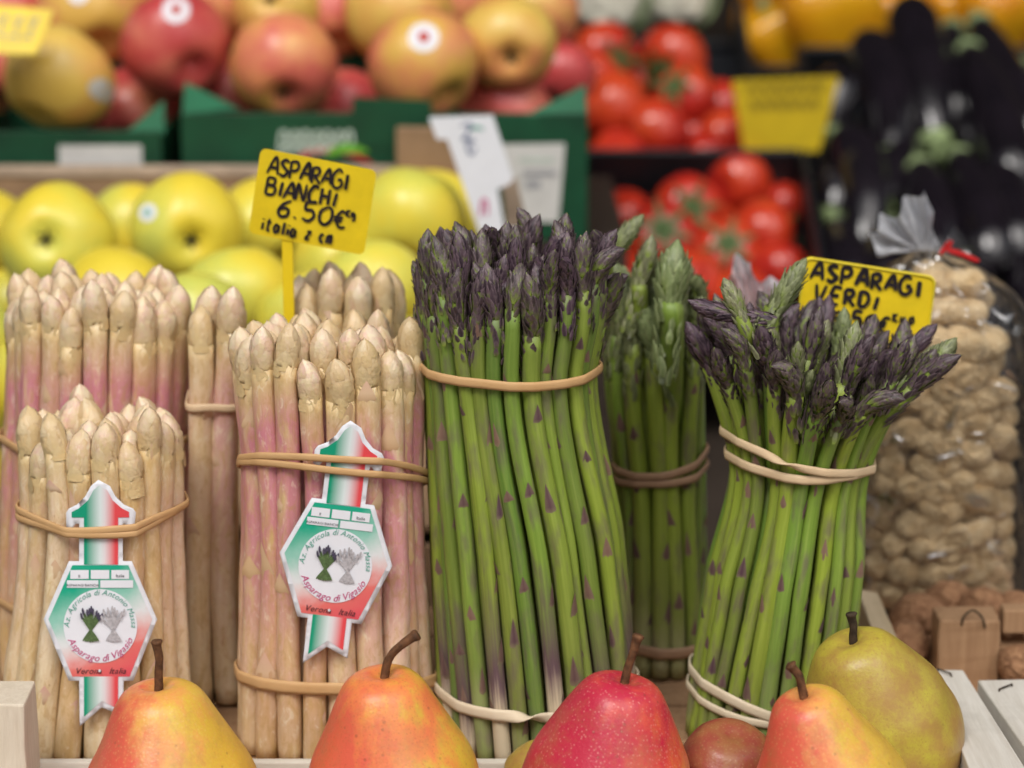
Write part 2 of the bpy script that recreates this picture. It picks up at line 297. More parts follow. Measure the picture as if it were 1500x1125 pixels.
def link(name, me, parent=None, loc=None):
    o = bpy.data.objects.new(name, me); COL.objects.link(o)
    if parent: o.parent = parent
    if loc is not None: o.location = loc
    return o
def build(mb, name, mats, parent=None, smooth=True, loc=None):
    """mesh given in world coordinates; its origin goes to the parent's base, or to loc"""
    off = Vector((0,0,0)); q = parent
    if parent is not None:
        while q.parent is not None: q = q.parent
        off = q.location
        return link(name, mb.mesh(name, mats, off, smooth), parent)
    off = Vector(loc) if loc is not None else sum((Vector(p) for p in mb.v), Vector())/max(1, len(mb.v))
    return link(name, mb.mesh(name, mats, off, smooth), None, off)
def box(a, b, bev=0.0):
    (x0,y0,z0),(x1,y1,z1) = a, b
    v = [(x0,y0,z0),(x1,y0,z0),(x1,y1,z0),(x0,y1,z0),(x0,y0,z1),(x1,y0,z1),(x1,y1,z1),(x0,y1,z1)]
    f = [(0,3,2,1),(4,5,6,7),(0,1,5,4),(1,2,6,5),(2,3,7,6),(3,0,4,7)]; return v, f
HEXF = [(0,3,2,1),(4,5,6,7),(0,1,5,4),(1,2,6,5),(2,3,7,6),(3,0,4,7)]
def slab(quad, n, th):
    """a board: four corners of its face and the thickness along -n"""
    n = Vector(n).normalized(); q = [Vector(p) for p in quad]
    return [p-n*th for p in q]+q, HEXF
def bevel(o, wd=.0012, seg=2):
    m = o.modifiers.new('edge', 'BEVEL'); m.width = wd; m.segments = seg; m.limit_method = 'ANGLE'; return o
def frames(P):
    P = [Vector(p) for p in P]; T = [(P[min(i+1, len(P)-1)]-P[max(i-1, 0)]).normalized() for i in range(len(P))]
    n = Vector((1,0,0)); n = (n-T[0]*n.dot(T[0])).normalized() if abs(T[0].x) < .9 else Vector((0,1,0)); N = []
    for t in T: n = (n-t*n.dot(t)).normalized(); N.append(n)
    return P, T, N
def tube(P, R, sides=10, cap0=True, cap1=True, ell=None):
    P, T, N = frames(P); v = []; f = []; ang = []
    for i, (p, t, n) in enumerate(zip(P, T, N)):
        b = t.cross(n)
        for k in range(sides):
            a = 2*math.pi*k/sides; r = R[i]*(ell(i, a) if ell else 1); v.append(p+(n*math.cos(a)+b*math.sin(a))*r); ang.append((i, a))
    for i in range(len(P)-1):
        for k in range(sides):
            k2 = (k+1) % sides; f.append((i*sides+k, i*sides+k2, (i+1)*sides+k2, (i+1)*sides+k))
    if cap0: f.append(tuple(range(sides))[::-1])
    if cap1: f.append(tuple((len(P)-1)*sides+k for k in range(sides)))
    return v, f, ang
def revolve(prof, seg=32, fn=None):
    """prof: [(z, r)] from the bottom up; fn(p, z01, a) may shift a point"""
    v = []; f = []; n = len(prof)
    for i, (z, r) in enumerate(prof):
        for k in range(seg):
            a = 2*math.pi*k/seg; p = Vector((r*math.cos(a), r*math.sin(a), z)); v.append(fn(p, i/(n-1), a) if fn else p)
    for i in range(n-1):
        for k in range(seg): k2 = (k+1) % seg; f.append((i*seg+k, i*seg+k2, (i+1)*seg+k2, (i+1)*seg+k))
    f.append(tuple(range(seg))[::-1]); f.append(tuple((n-1)*seg+k for k in range(seg))); return v, f
def smooth_prof(keys, n):
    z = np.array([k[0] for k in keys]); r = np.array([k[1] for k in keys]); s = np.linspace(0, len(keys)-1, n)
    return list(zip(cr(z, s), cr(r, s)))
def cr(y, s):
    y = np.asarray(y, float); n = len(y); i = np.clip(np.floor(s).astype(int), 0, n-2); t = s-i
    t = t.reshape(t.shape+(1,)*(y.ndim-1))
    g = lambda k: y[np.clip(k, 0, n-1)]
    p0, p1, p2, p3 = g(i-1), g(i), g(i+1), g(i+2)
    return .5*(2*p1+(p2-p0)*t+(2*p0-5*p1+4*p2-p3)*t*t+(3*p1-p0-3*p2+p3)*t**3)
def xf(v, m): return [m @ Vector(p) for p in v]

# ================================================================== THE SETTING
def structure(o): o['kind'] = 'structure'; return o
structure(build(MB().add(*box((-2.0,-1.0,-.12), (2.0,1.62,-.075))), 'stall_counter', 'counter_wood', smooth=False))
structure(build(MB().add(*box((-.36,-.086,-.0749), (.42,.19,-.006))), 'counter_step', 'counter_wood', smooth=False))
structure(build(MB().add(*box((-2.0,1.5,-.0749), (2.0,1.55,1.45))), 'added_dark_panel', 'counter_wood', smooth=False))  # unseen tall panel, added to darken reflections in the rear produce
structure(build(MB().add(*slab([(-2.0,.72,1.28),(2.0,.72,1.28),(2.0,1.60,1.50),(-2.0,1.60,1.50)], (0,-.25,1), .01)), 'added_shade_roof', 'added_shade_cloth', smooth=False))  # unseen sheet overhead, added to block sky and darken reflections at the back

# ------------------------------------------------------------------ the asparagus crate and its boards
cr1 = empty('wooden_crate', (0,-.05,-.005), 'pale wooden crate holding the standing asparagus bunches, low front rail', 'crate')
for k in range(5):
    y0 = -.075+k*.052; bevel(build(MB().add(*box((-.345,y0,-.0055), (.205,y0+.047,-.0005))), 'floor_slat', 'wood_brown', cr1, False), .0006)  # darker wood on the slats carries the shade between the bunches
bevel(build(MB().add(*box((-.34,-.0815,-.03), (.20,-.0765,.0135))), 'front_rail', 'wood_rail', cr1, False), .0008)
p = at(0, 1000, -.085); q = at(51, 1000, -.085)
def rough_box(a, b, amp, nseg=5, seed=0):
    (x0,y0,z0),(x1,y1,z1) = a, b; v = []; f = []
    for k in range(nseg+1):
        z = z0+(z1-z0)*k/nseg
        for (x, y) in ((x0,y0),(x1,y0),(x1,y1),(x0,y1)):
            j = mnoise.noise_vector(Vector((x*90+seed, y*90, z*70)))*amp; v.append((x+j.x, y+j.y, z+(j.z if k == nseg else 0)))
    for k in range(nseg):
        for i in range(4): j = (i+1) % 4; f.append((k*4+i, k*4+j, k*4+4+j, k*4+4+i))
    f += [(3,2,1,0), tuple(nseg*4+i for i in range(4))]; return v, f
bevel(build(MB().add(*rough_box((p.x-.012,-.112,-.074), (q.x,-.0825,p.z), .0012, 6)), 'corner_post', 'wood_pale', cr1, False), .001)
# right-hand boards of the pear crate, in the open on top of it
cr2 = empty('pear_crate', (.0,-.16,-.074), 'white wooden crate of pears with wide side slats', 'crate')
bevel(build(MB().add(*box((-.34,-.30,-.0745), (.30,-.0875,-.044))), 'base_board', 'wood_rail', cr2, False), .001)
def top_board(px4, z, th, mat, par, name='side_slat', z2=None):
    q = [atz(x, y, z if (z2 is None or i < 2) else z2) for i, (x, y) in enumerate(px4)]
    n = (q[1]-q[0]).cross(q[3]-q[0]).normalized(); n = n if n.z > 0 else -n
    return bevel(build(MB().add(*slab(q if (q[1]-q[0]).cross(q[3]-q[0]).z > 0 else q[::-1], n, th)), name, mat, par, False), .0008)
s1 = top_board([(1425,1140),(1512,1140),(1411,981),(1362,980)], .03, .012, 'wood_white', cr2)
s2 = top_board([(1513,1112),(1600,1112),(1520,994),(1432,996)], .03, .012, 'wood_white', cr2)
def post(px, py, z, w_, par, mat='wood_pale'):
    c = atz(px, py, z); build(MB().add(*box((c.x-w_, c.y-w_, -.0745), (c.x+w_, c.y+w_, z-.0125))), 'leg_post', mat, par, False)
post(1405, 1010, .03, .007, cr2); post(1470, 1120, .03, .007, cr2); post(1490, 1020, .03, .007, cr2); post(1545,1100,.03,.007,cr2)
def staple(pts, z, par):
    P = [atz(x, y, z)+Vector((0,0,h)) for x, y, h in pts]; v, f, _ = tube(P, [.0005]*len(P), 6); build(MB().add(v, f), 'staple', 'stem_dark', par)
staple([(1373,985,-.004),(1374,983,.0012),(1392,990,.0014),(1400,995,-.004)], .03, s1); staple([(1462,1016,-.004),(1464,1012,.001),(1482,1005,.001),(1484,1008,-.004)], .03, s2)
# walnut crate behind
cr3 = empty('walnut_crate', (.22,.06,-.006), 'brown rough wooden crate corner beside walnuts and peanut bag', 'crate')
a = at(1372, 992, .052); b = at(1462, 992, .052); tz = at(1400, 908, .052).z
bevel(build(MB().add(*rough_box((a.x,.052,-.004), (b.x,.075,tz), .0009, 6, 3)), 'corner_post', 'wood_brown', cr3, False), .001)
a2 = at(1470, 940, .056)
bevel(build(MB().add(*rough_box((a2.x,.058,tz-.010), (a2.x+.06,.071,tz+.003), .0008, 2, 9)), 'end_slat', 'wood_brown', cr3, False), .001)
bevel(build(MB().add(*rough_box((a2.x-.001,.0585,-.004), (a2.x+.06,.0705,tz-.018), .0008, 2, 5)), 'end_slat', 'wood_brown', cr3, False), .001)
staple2 = [(a.x+.012,.052,tz-.003),(a.x+.0125,.0505,tz+.0022),(a.x+.0185,.058,tz+.0032),(a.x+.022,.0505,tz+.002),(a.x+.024,.0512,tz-.004)]
v, f, _ = tube(cr(np.array(staple2), np.linspace(0, 4, 17)), [.0006]*17, 6); build(MB().add(v, f), 'staple', 'stem_dark', cr3)
top_board([(1290,962),(1336,985),(1286,868),(1256,862)], .034, .030, 'wood_beige', cr1)
bevel(build(MB().add(*box((.206,-.02,-.0055), (.40,.17,-.0005))), 'floor_slat', 'wood_brown', cr3, False), .0006)

# ================================================================== ASPARAGUS
def leaf(body, z, a, ln, hw, lift, rows=(0,.35,.7,1), wid=(.62,1,.72,0.02), rnd=.5, thick=.12, off=.04):
    """a bract hugging a body of revolution: body(z) -> radius; unit = spear radius"""
    v = []; pg = []; f = []
    for i, (s, wd) in enumerate(zip(rows, wid)):
        zz = z+ln*s; bz = max(.02, body(zz)); R = bz*(.96 if off > .03 else 1.004) if i == 0 else bz+off*min(1, bz*1.6)+lift*s*s*min(1, bz/.75)
        for k, c in enumerate((-1, 0, 1)):
            da = hw*wd*c/max(.42, R); rr = R+(thick if c == 0 and i else 0)*(1-s*.4)*min(1, bz*1.3); v.append(Vector((rr*math.cos(a+da), rr*math.sin(a+da), zz))); pg.append((s, rnd, abs(c), 1))
    for i in range(len(rows)-1):
        for k in range(2): f.append((i*3+k, i*3+k+1, i*3+k+4, i*3+k+3))
    return v, f, pg
def bend(v, ang, z0, L, dirn):
    """bend a template about its base, ang over the length L beyond z0"""
    out = []
    if abs(ang) < 1e-4: return v
    k = ang/L; cd_, sd_ = math.cos(dirn), math.sin(dirn)
    for p in v:
        x = p.x*cd_+p.y*sd_; y = -p.x*sd_+p.y*cd_; z = p.z-z0
        if z > 0:
            th = k*z; R = 1/k; x2 = R-(R-x)*math.cos(th); z2 = (R-x)*math.sin(th); x, z = x2, z2
        out.append(Vector((x*cd_-y*sd_, x*sd_+y*cd_, z+z0)))
    return out
def green_tip(seed, L=6.0, bulge=1.18, ang=0, dirn=0, mat='purple_tip', loose=.0, name='tip'):
    rn = random.Random(seed); mb = MB()
    keys = [(0,.92),(.12,.95),(.35,bulge),(.62,bulge*.86),(.84,bulge*.5),(1,.05)]
    zs = np.array([k[0]*L for k in keys]); rs = np.array([k[1] for k in keys]); body = lambda z: float(np.interp(z, zs, rs)) if z >= 0 else 1.0
    prof = [(float(z), body(z)*.9) for z in np.linspace(0, L, 9)]; v, f = revolve(prof, 8); V = [(v, f, [(0.0, .9, 0, 1)]*len(v))]
    n = 150; ga = 2.39996; z = -3.2
    for i in range(n):
        t_ = i/(n-1); z = -6.5+(L*.97+5.9)*t_**.80; inr = z > -.6
        ln = (1.8 if z < L*.5 else 1.4)*rn.uniform(.75, 1.25); ln = min(ln, L*1.0-z)
        hw = rn.uniform(.30, .48)*(1 if inr else .85)*(1 if z < L*.7 else .7); lift = rn.uniform(.05, .36)*(1 if rn.random() < .8 else 1.6)+loose*rn.random()
        if z < 0: lift = rn.uniform(.05, .35); ln *= .9
        if z < -.5 and rn.random() < .35: continue
        V.append(leaf(body, z, i*ga+rn.uniform(-.35, .35), ln, hw, lift, rnd=rn.random(), thick=.17))
    for v, f, pg in V: mb.add(bend(v, ang, 0, L, dirn), f, pig=pg)
    return mb.mesh(name, mat)
def white_tip(seed, L=2.9, ang=0, dirn=0, squat=1.0):
    rn = random.Random(seed); mb = MB(); b = 1.05*squat
    keys = [(0,1.0),(.2,1.0*b),(.45,1.0*b),(.7,.82*b),(.88,.50*b),(.97,.22),(1,.04)]
    zs = np.array([k[0]*L for k in keys]); rs = np.array([k[1] for k in keys]); body = lambda z: float(np.interp(z, zs, rs)) if z >= 0 else 1.0
    prof = [(float(z), body(z)*.99) for z in np.linspace(-.05, L, 12)]; v, f = revolve(prof, 14); V = [(v, f, [(.6, .6, 0, 1)]*len(v))]
    n = 18
    for i in range(n):
        t_ = i/(n-1); z = -1.3+(L*.75+1.3)*t_**.9+rn.uniform(-.2,.2); ln = rn.uniform(1.1, 1.9)*(1 if t_ < .6 else .8); ln = min(ln, L*1.03-z)
        V.append(leaf(body, z, i*2.39996+rn.uniform(-.3, .3), ln, rn.uniform(.7, .95)*(1 if t_ < .6 else .62), rn.uniform(-.03, .07), rows=(0,.2,.55,.82,1), wid=(.75,1,.80,.42,.03), rnd=rn.random(), thick=.05, off=.02))
    for v, f, pg in V: mb.add(bend(v, ang, 0, L, dirn), f, pig=pg)
    return mb.mesh('tip', 'white_tip')
def scale_leaf(seed, mat, ln, hw, lift):
    rn = random.Random(seed); v, f, pg = leaf(lambda z: 1.0, 0, 0, ln, hw, lift, rows=(0,.12,.4,.72,1), wid=(.85,1,.74,.36,.03), rnd=rn.random(), thick=.03)
    return MB().add(v, f, pig=pg).mesh('scale_leaf', mat)
TIPS = {
 'purple': [green_tip(100+i, random.uniform(6.2, 8.2), random.uniform(1.12, 1.36), [0.1,.35,.6,.2,.8,.4,.15,1.2,.55,.28][i], i*1.3, 'purple_tip') for i in range(10)],
 'olive': [green_tip(200+i, random.uniform(5.4, 7.2), random.uniform(1.1, 1.35), [0,.2,.1,.5,.9,.25][i], i*1.7, 'olive_tip', .3) for i in range(6)],
 'white': [white_tip(300+i, random.uniform(2.7, 3.9), [0,.1,.2,0,.35,.15,0,.1][i], i*1.9, random.uniform(.92, 1.1)) for i in range(8)],
}
SCALES = {'green': [scale_leaf(400+i, 'scale_green', random.uniform(2.2, 3.2), random.uniform(.55, .8), random.uniform(.08, .25)) for i in range(6)],
          'white': [scale_leaf(500+i, 'scale_white', random.uniform(1.8, 3.4), random.uniform(.7, 1.25), random.uniform(.0, .06)) for i in range(6)]}

def rings(R, r, jit, pack=1.93):
    """spear places in a round bunch of radius R, outermost ring first"""
    out = []; k = 0
    while True:
        rho = R-r-k*1.80*r
        if rho < r*.6:
            if rho > -r*.4: out.append((0.0, 0.0, k))
            break
        n = max(1, int(2*math.pi*rho/(pack*r))); a0 = random.random()*6.28
        for i in range(n):
            a = a0+2*math.pi*i/n+random.uniform(-jit, jit)*.6/n; q = rho*(1+random.uniform(-jit, jit)*.05)
            out.append((q*math.cos(a), q*math.sin(a), k))
        k += 1
    return out
class Bunch: pass
def bunch(label, group, Yc, levels, r, top, kind, twist=0, var=.006, tips='purple', lean=0, flare=.0, pink=.5, foot=0, zbase=.0, depthf=1.0, waist_i=1, scales=True, mixtips=None, dome=0.0, tipscale=1.0, slope=0.0):
    """levels: [(py, px_left, px_right)] from the bottom up, read in the plane Y=Yc; top: py of the tip ends"""
    B = Bunch(); L = []
    for (py, xl, xr) in levels:
        p = at((xl+xr)/2, py, Yc); L.append((p.z, p.x, (xr-xl)/2/ppm(p)))
    L[0] = (zbase, L[0][1], L[0][2]); B.L = L; B.Yc = Yc
    lz = np.array([l[0] for l in L]); lx = np.array([l[1] for l in L]); lr = np.array([l[2] for l in L])
    zt = at(levels[-1][1], top, Yc).z
    root = empty('asparagus_bunch', (L[0][1], Yc, zbase), label, 'asparagus bunch', group); B.root = root; off = root.location
    Rw = lr[waist_i]; zw = lz[waist_i]; B.spears = []
    places = rings(Rw, r, .5, 1.80 if kind == 'white' else 1.9)
    B.cx = lambda z: float(np.interp(z, lz, lx)); B.R = lambda z: float(np.interp(z, lz, lr))
    zk = np.linspace(0, 1, 26)
    tipm = TIPS[tips]; Lt = {'white': 2.9, 'purple': 7.0, 'olive': 6.2}[tips]
    for (a, b, ring) in places:
        ri = r*random.uniform(.82, 1.12); ztip = zt+random.uniform(-var, var)+dome*(1-(a*a+b*b)/(Rw*Rw))+slope*a
        zend = ztip-Lt*ri*tipscale; zz = zbase+random.uniform(0, .002)+(zend-zbase)*zk
        bow = random.uniform(-1, 1)*(.0030 if kind == 'white' else .0026); wob = random.uniform(-1, 1)*.0011; bph = random.random()*6.28
        s = np.interp(zz, lz, np.arange(len(lz), dtype=float)); s = np.clip(s, 0, len(lz)-1)
        sx = cr(lx, s); sr = cr(lr, s)/Rw
        over = np.clip(zz-lz[-1], 0, None)
        tw = twist*(zz-zw)/.2
        X = sx+(a*np.cos(tw)-b*np.sin(tw))*sr*1.0+wob*np.sin(zk*7.5+bph)+bow*np.sin(zk*3.1)*math.cos(bph)+over*lean
        Yv = Yc+(a*np.sin(tw)+b*np.cos(tw))*sr*depthf+bow*np.sin(zk*3.1)*math.sin(bph)
        if flare:
            u = np.clip((zk-.72)/.28, 0, 1)**2; fa = random.uniform(-.2, 1.0)*flare; X = X+u*fa*a/Rw*.02; Yv = Yv+u*fa*b/Rw*.02
        P = np.stack([X, Yv, zz], 1)
        rad = ri*np.interp(zk, [0,.05,.6,1], [1.02,1.04,1.0,.92 if kind == 'green' else .97])
        ph = random.random()*6; lob = random.uniform(.02, .06) if kind == 'green' else random.uniform(.03, .085); l2 = .018 if kind == 'green' else .03; nl = random.choice((2, 3))
        sides = 14 if kind == 'white' else 12
        v, f, ang = tube([Vector(p)-off for p in P], list(rad), sides, ell=lambda i, aa: 1+lob*math.sin(nl*aa+ph)+l2*math.sin(i*1.1+ph+aa)+l2*.6*math.sin(i*.43+ph*2))
        stt = [(math.cos(aa), math.sin(aa), float(zz[i]-zbase)) for i, aa in ang]; vv = [float(zk[i]) for i, aa in ang]
        me = MB().add(v, f, st=stt, along=vv).mesh('spear', kind+'_spear'); sp = link('spear', me, root)
        sp['pink'] = float(min(1, max(0, pink*random.uniform(.4, 1.5)))); sp['foot'] = float(foot*(1 if random.random() < .7 else .2))
        PP, TT, NN = frames(P)
        # the tip
        tm = tipm if not mixtips or random.random() > mixtips[1] else TIPS[mixtips[0]]
        tj = .05 if kind == 'white' else .09; d = TT[-1]; out = Vector((a, b, 0)); d = (d+Vector((random.gauss(0, tj), random.gauss(0, tj), 0))).normalized()
        qx = d.to_track_quat('Z', 'Y').to_matrix().to_4x4()
        to = link('tip', random.choice(tm), sp); to.matrix_local = Matrix.Translation(PP[-1]-off-d*ri*.05) @ qx @ Matrix.Rotation(random.random()*6.28, 4, 'Z') @ Matrix.Scale(rad[-1]*1.02, 4)
        # scale leaves where the outside faces the viewer
        if scales and ring <= 0 and b < Rw*.35:
            zc = .02+random.random()*.03; th = random.random()*6.28
            while zc < zend-zbase-.004:
                i = min(24, max(1, int(zc/(zend-zbase)*25))); base = PP[i]; T_, N_ = TT[i], NN[i]; Bn = T_.cross(N_)
                th = -math.pi/2+random.uniform(-1.25, 1.25)
                rd = Vector((math.cos(th), math.sin(th), 0)); rd = (rd-T_*rd.dot(T_)).normalized(); sd_ = T_.cross(rd)
                mt = Matrix((( rd.x, sd_.x, T_.x, 0),(rd.y, sd_.y, T_.y, 0),(rd.z, sd_.z, T_.z, 0),(0,0,0,1)))
                ls = link('scale_leaf', random.choice(SCALES[kind]), sp)
                ls.matrix_local = Matrix.Translation(base-off) @ mt @ Matrix.Scale(rad[i]*1.0, 4) @ Matrix.Diagonal((1, random.uniform(.7, 1.15), random.uniform(.55, 1.2), 1)); zc += random.uniform(.022, .06) if kind == 'green' else random.uniform(.035, .075)
        B.spears.append((P, ri))
    return B
def hull(pts):
    pts = sorted(set((round(x, 6), round(y, 6)) for x, y in pts))
    cross = lambda o, a, b: (a[0]-o[0])*(b[1]-o[1])-(a[1]-o[1])*(b[0]-o[0])
    lo = []
    for p in pts:
        while len(lo) > 1 and cross(lo[-2], lo[-1], p) <= 0: lo.pop()
        lo.append(p)
    up = []
    for p in reversed(pts):
        while len(up) > 1 and cross(up[-2], up[-1], p) <= 0: up.pop()
        up.append(p)
    return lo[:-1]+up[:-1]
def band(B, py, mat, tx=0, ty=0, hgt=.0038, wave=.0006, extra=None, dz=0, cross=None, twistat=None):
    z0 = at(750, py, B.Yc-.04).z+dz; z0 += ty*B.R(z0)*.85; pts = []; cx, cy = B.cx(z0), B.Yc
    for P, r in B.spears:
        if P[-1, 2] < z0+.004: continue
        zl = z0
        for _ in range(2):
            x = float(np.interp(zl, P[:,2], P[:,0])); y = float(np.interp(zl, P[:,2], P[:,1])); zl = z0+tx*(x-cx)+ty*(y-cy)
        for k in range(16): pts.append((x+(r*1.06+.0004)*math.cos(k*math.pi/8), y+(r*1.06+.0004)*math.sin(k*math.pi/8)))
    if extra: pts += extra(z0)
    H = hull(pts); H = H+[H[0]]; seg = np.cumsum([0]+[math.dist(H[i], H[i+1]) for i in range(len(H)-1)])
    n = 120; s = np.linspace(0, seg[-1], n, endpoint=False); hx = np.interp(s, seg, [h[0] for h in H]); hy = np.interp(s, seg, [h[1] for h in H])
    ph = random.random()*6; v = []; f = []; sec = []
    for k in range(8):
        a = math.pi/4*k+math.pi/8; sec.append((math.copysign(min(1, abs(math.cos(a))*1.2), math.cos(a))*.0007, math.copysign(min(1, abs(math.sin(a))*1.15), math.sin(a))*hgt/2))
    for i in range(n):
        tx_, ty_ = hx[(i+1) % n]-hx[i-1], hy[(i+1) % n]-hy[i-1]; l_ = math.hypot(tx_, ty_) or 1; nx, ny = ty_/l_, -tx_/l_
        th = s[i]/seg[-1]*2*math.pi; z = z0+tx*(hx[i]-cx)+ty*(hy[i]-cy)+wave*math.sin(3*th+ph)+(cross(hx[i]-cx) if cross else 0)
        rot = 0
        if twistat is not None and hy[i] < cy: u = (hx[i]-cx-twistat)/.006; rot = math.pi*(1/(1+math.exp(-u*1.6)))
        for (du, dz_) in sec:
            d2 = du*math.cos(rot)-dz_*math.sin(rot); z2 = du*math.sin(rot)+dz_*math.cos(rot)
            if rot: d2 += .0006*math.sin(rot)*3
            v.append((hx[i]+nx*(d2+.0007), hy[i]+ny*(d2+.0007), z+z2))
    for i in range(n):
        j = (i+1) % n
        for k in range(8): k2 = (k+1) % 8; f.append((i*8+k, i*8+k2, j*8+k2, j*8+k))
    return build(MB().add(v, f), 'rubber_band', mat, B.root)

WG = 'white asparagus bunches'; GG = 'green asparagus bunches'
W1 = bunch('short white asparagus bunch with upright paper tag, in front of a taller pink one', WG, -.022, [(1082,2,284),(770,30,266),(690,32,268)], .0066, 612, 'white', .05, .007, 'white', pink=.3, depthf=.8)
W2 = bunch('tall pink-flushed white asparagus bunch behind the short tagged bunch', WG, .062, [(1000,2,282),(640,8,280),(480,10,282)], .0068, 428, 'white', .0, .009, 'white', pink=1.4, depthf=.8)
W3 = bunch('slim white asparagus bunch with greenish tips, squeezed between two broad bunches', WG, .036, [(1030,268,366),(620,268,362),(470,270,370)], .0070, 432, 'white', .0, .008, 'white', pink=.45)
W4 = bunch('tall pink and cream asparagus bunch with tilted paper tag beside green spears', WG, -.022, [(1082,346,636),(690,352,622),(530,338,622)], .0067, 486, 'white', .03, .0095, 'white', pink=1.3, depthf=.8)
W5 = bunch('white asparagus bunch rising behind the tilted-tag bunch, under the price card', WG, .078, [(1000,428,592),(640,425,592),(460,420,596)], .0073, 412, 'white', .0, .008, 'white', pink=.3)
G1 = bunch('big green asparagus bunch with dense purple tips and one tan upper band', GG, -.020, [(1085,642,936),(780,628,912),(560,620,874),(440,608,896)], .0041, 358, 'green', -.22, .011, 'purple', foot=1.0, waist_i=2, dome=.006, depthf=.9)
G2 = bunch('dark green asparagus bunch standing back between two larger bunches', GG, .082, [(1000,908,1040),(715,905,1036),(560,884,1040),(470,884,1040)], .0047, 405, 'green', .1, .012, 'olive', foot=.3, waist_i=1)
G3 = bunch('green asparagus bunch with flaring purple tips and crossed cream band', GG, -.015, [(1088,1000,1240),(840,1034,1268),(705,1068,1272),(600,1056,1305),(520,1048,1345)], .0039, 474, 'green', .12, .010, 'purple', slope=-.22, foot=.12, waist_i=2, flare=.8, mixtips=('olive', .12), depthf=.9)

def extra_spear(B, px, Y, r, tips, k, tipdir):
    """one odd spear that pokes out of the bunch, along a pixel polyline in the plane Y"""
    P = cr(np.array([tuple(at(x, y, Y if i >= len(px)-2 else B.Yc)) for i, (x, y) in enumerate(px)]), np.linspace(0, len(px)-1, 22)); off = B.root.location
    v, f, ang = tube([Vector(p)-off for p in P], [r]*22, 12); sp = link('spear', MB().add(v, f, st=[(math.cos(aa), math.sin(aa), float(P[i][2])) for i, aa in ang], along=[i/21 for i, aa in ang]).mesh('spear', 'green_spear'), B.root); sp['foot'] = 0.0
    d = (RIGHT*tipdir[0]-UP*tipdir[1]).normalized(); to = link('tip', TIPS[tips][k], sp); to.matrix_local = Matrix.Translation(Vector(P[-1])-off) @ d.to_track_quat('Z', 'Y').to_matrix().to_4x4() @ Matrix.Scale(r, 4)
extra_spear(G2, [(925,975),(908,700),(896,470),(888,400),(896,372)], .058, .0036, 'olive', 0, (.8,-1)); extra_spear(G2, [(975,975),(980,700),(984,480),(980,452)], .045, .0062, 'olive', 2, (.08,-1)); extra_spear(G2, [(950,975),(944,700),(938,450),(936,425)], .06, .0042, 'olive', 1, (.3,-1))
extra_spear(G3, [(1090,1040),(1112,720),(1106,560),(1098,500),(1084,462)], -.045, .0034, 'olive', 2, (-.45,-1)); extra_spear(G3, [(1080,1040),(1106,720),(1104,540),(1092,482),(1078,462)], -.043, .0032, 'purple', 1, (-1,-.15)); extra_spear(G3, [(1110,1040),(1120,720),(1128,480),(1134,456)], -.01, .0042, 'olive', 0, (.6,-1)); extra_spear(G3, [(1180,1040),(1206,720),(1226,600),(1236,566)], -.048, .0044, 'olive', 0, (.2,-1)); extra_spear(G3, [(1210,1040),(1250,720),(1300,600),(1340,560)], -.03, .0042, 'olive', 1, (1,-.9))

# paper tags ---------------------------------------------------------------
def tag_front(B, cxp, cyp, rot):
    """local tag coordinates (pixels of the tag, y up) -> a gently curved sheet lying on the bunch"""
    c, s_ = math.cos(rot), math.sin(rot)
    def T(x, y, o=0.0):
        X = x*c+y*s_; Y = -x*s_+y*c; px, py = cxp+X, cyp-Y
        yf = B.Yc-B.R(at(px, py, B.Yc-.04).z)*.80-.0045
        p = at(px, py, yf); xc = B.cx(p.z); k = (p.x-xc)**2/(2*.11)
        return at(px, py, yf+k-o)
    return T
OUT = [(-3,214),(14,205),(22,190),(34,178),(48,172),(52,166),(50,146),(42,142),(36,150),(33,150),(33,95),(46,95),(83,10),(48,-80),(34,-80),(34,-132),(2,-119),(-30,-147),(-31,-80),(-46,-80),(-83,10),(-46,95),(-31,95),(-31,150),(-36,150),(-42,142),(-50,146),(-50,166),(-46,172),(-34,178),(-22,190),(-14,205)]
STRIP = [(-2,206),(10,199),(18,184),(32,172),(42,167),(42,159),(26,159),(26,90),(-24,90),(-24,159),(-42,159),(-42,167),(-32,172),(-18,184),(-10,199)]
HEX = [(41,89),(76,10),(43,-74),(-41,-74),(-76,10),(-41,89)]
TAIL = [(-24,-74),(26,-74),(26,-121),(2,-110),(-24,-133)]
def poly_grid(poly, T, o, step=6.0):
    """fill a polygon with a triangulated sheet fine enough to follow the curve of the tag"""
    from mathutils.geometry import delaunay_2d_cdt
    P = []
    n = len(poly)
    for i in range(n):
        a = Vector(poly[i]); b = Vector(poly[(i+1) % n]); m = max(1, int((b-a).length/(step*1.5)))
        for k in range(m): P.append(a.lerp(b, k/m))
    nb = len(P); xs = [p[0] for p in poly]; ys = [p[1] for p in poly]
    y = min(ys)+step
    while y < max(ys):
        x = min(xs)+step
        while x < max(xs): P.append(Vector((x+.01*math.sin(y), y))); x += step*2
        y += step*2
    r_ = delaunay_2d_cdt(P, [], [list(range(nb))], 1, 1e-5)
    v2, f2 = r_[0], r_[2]
    return [T(p.x, p.y, o) for p in v2], [tuple(f) for f in f2], [(p.x, p.y, 0) for p in v2]
_glyphs = {}
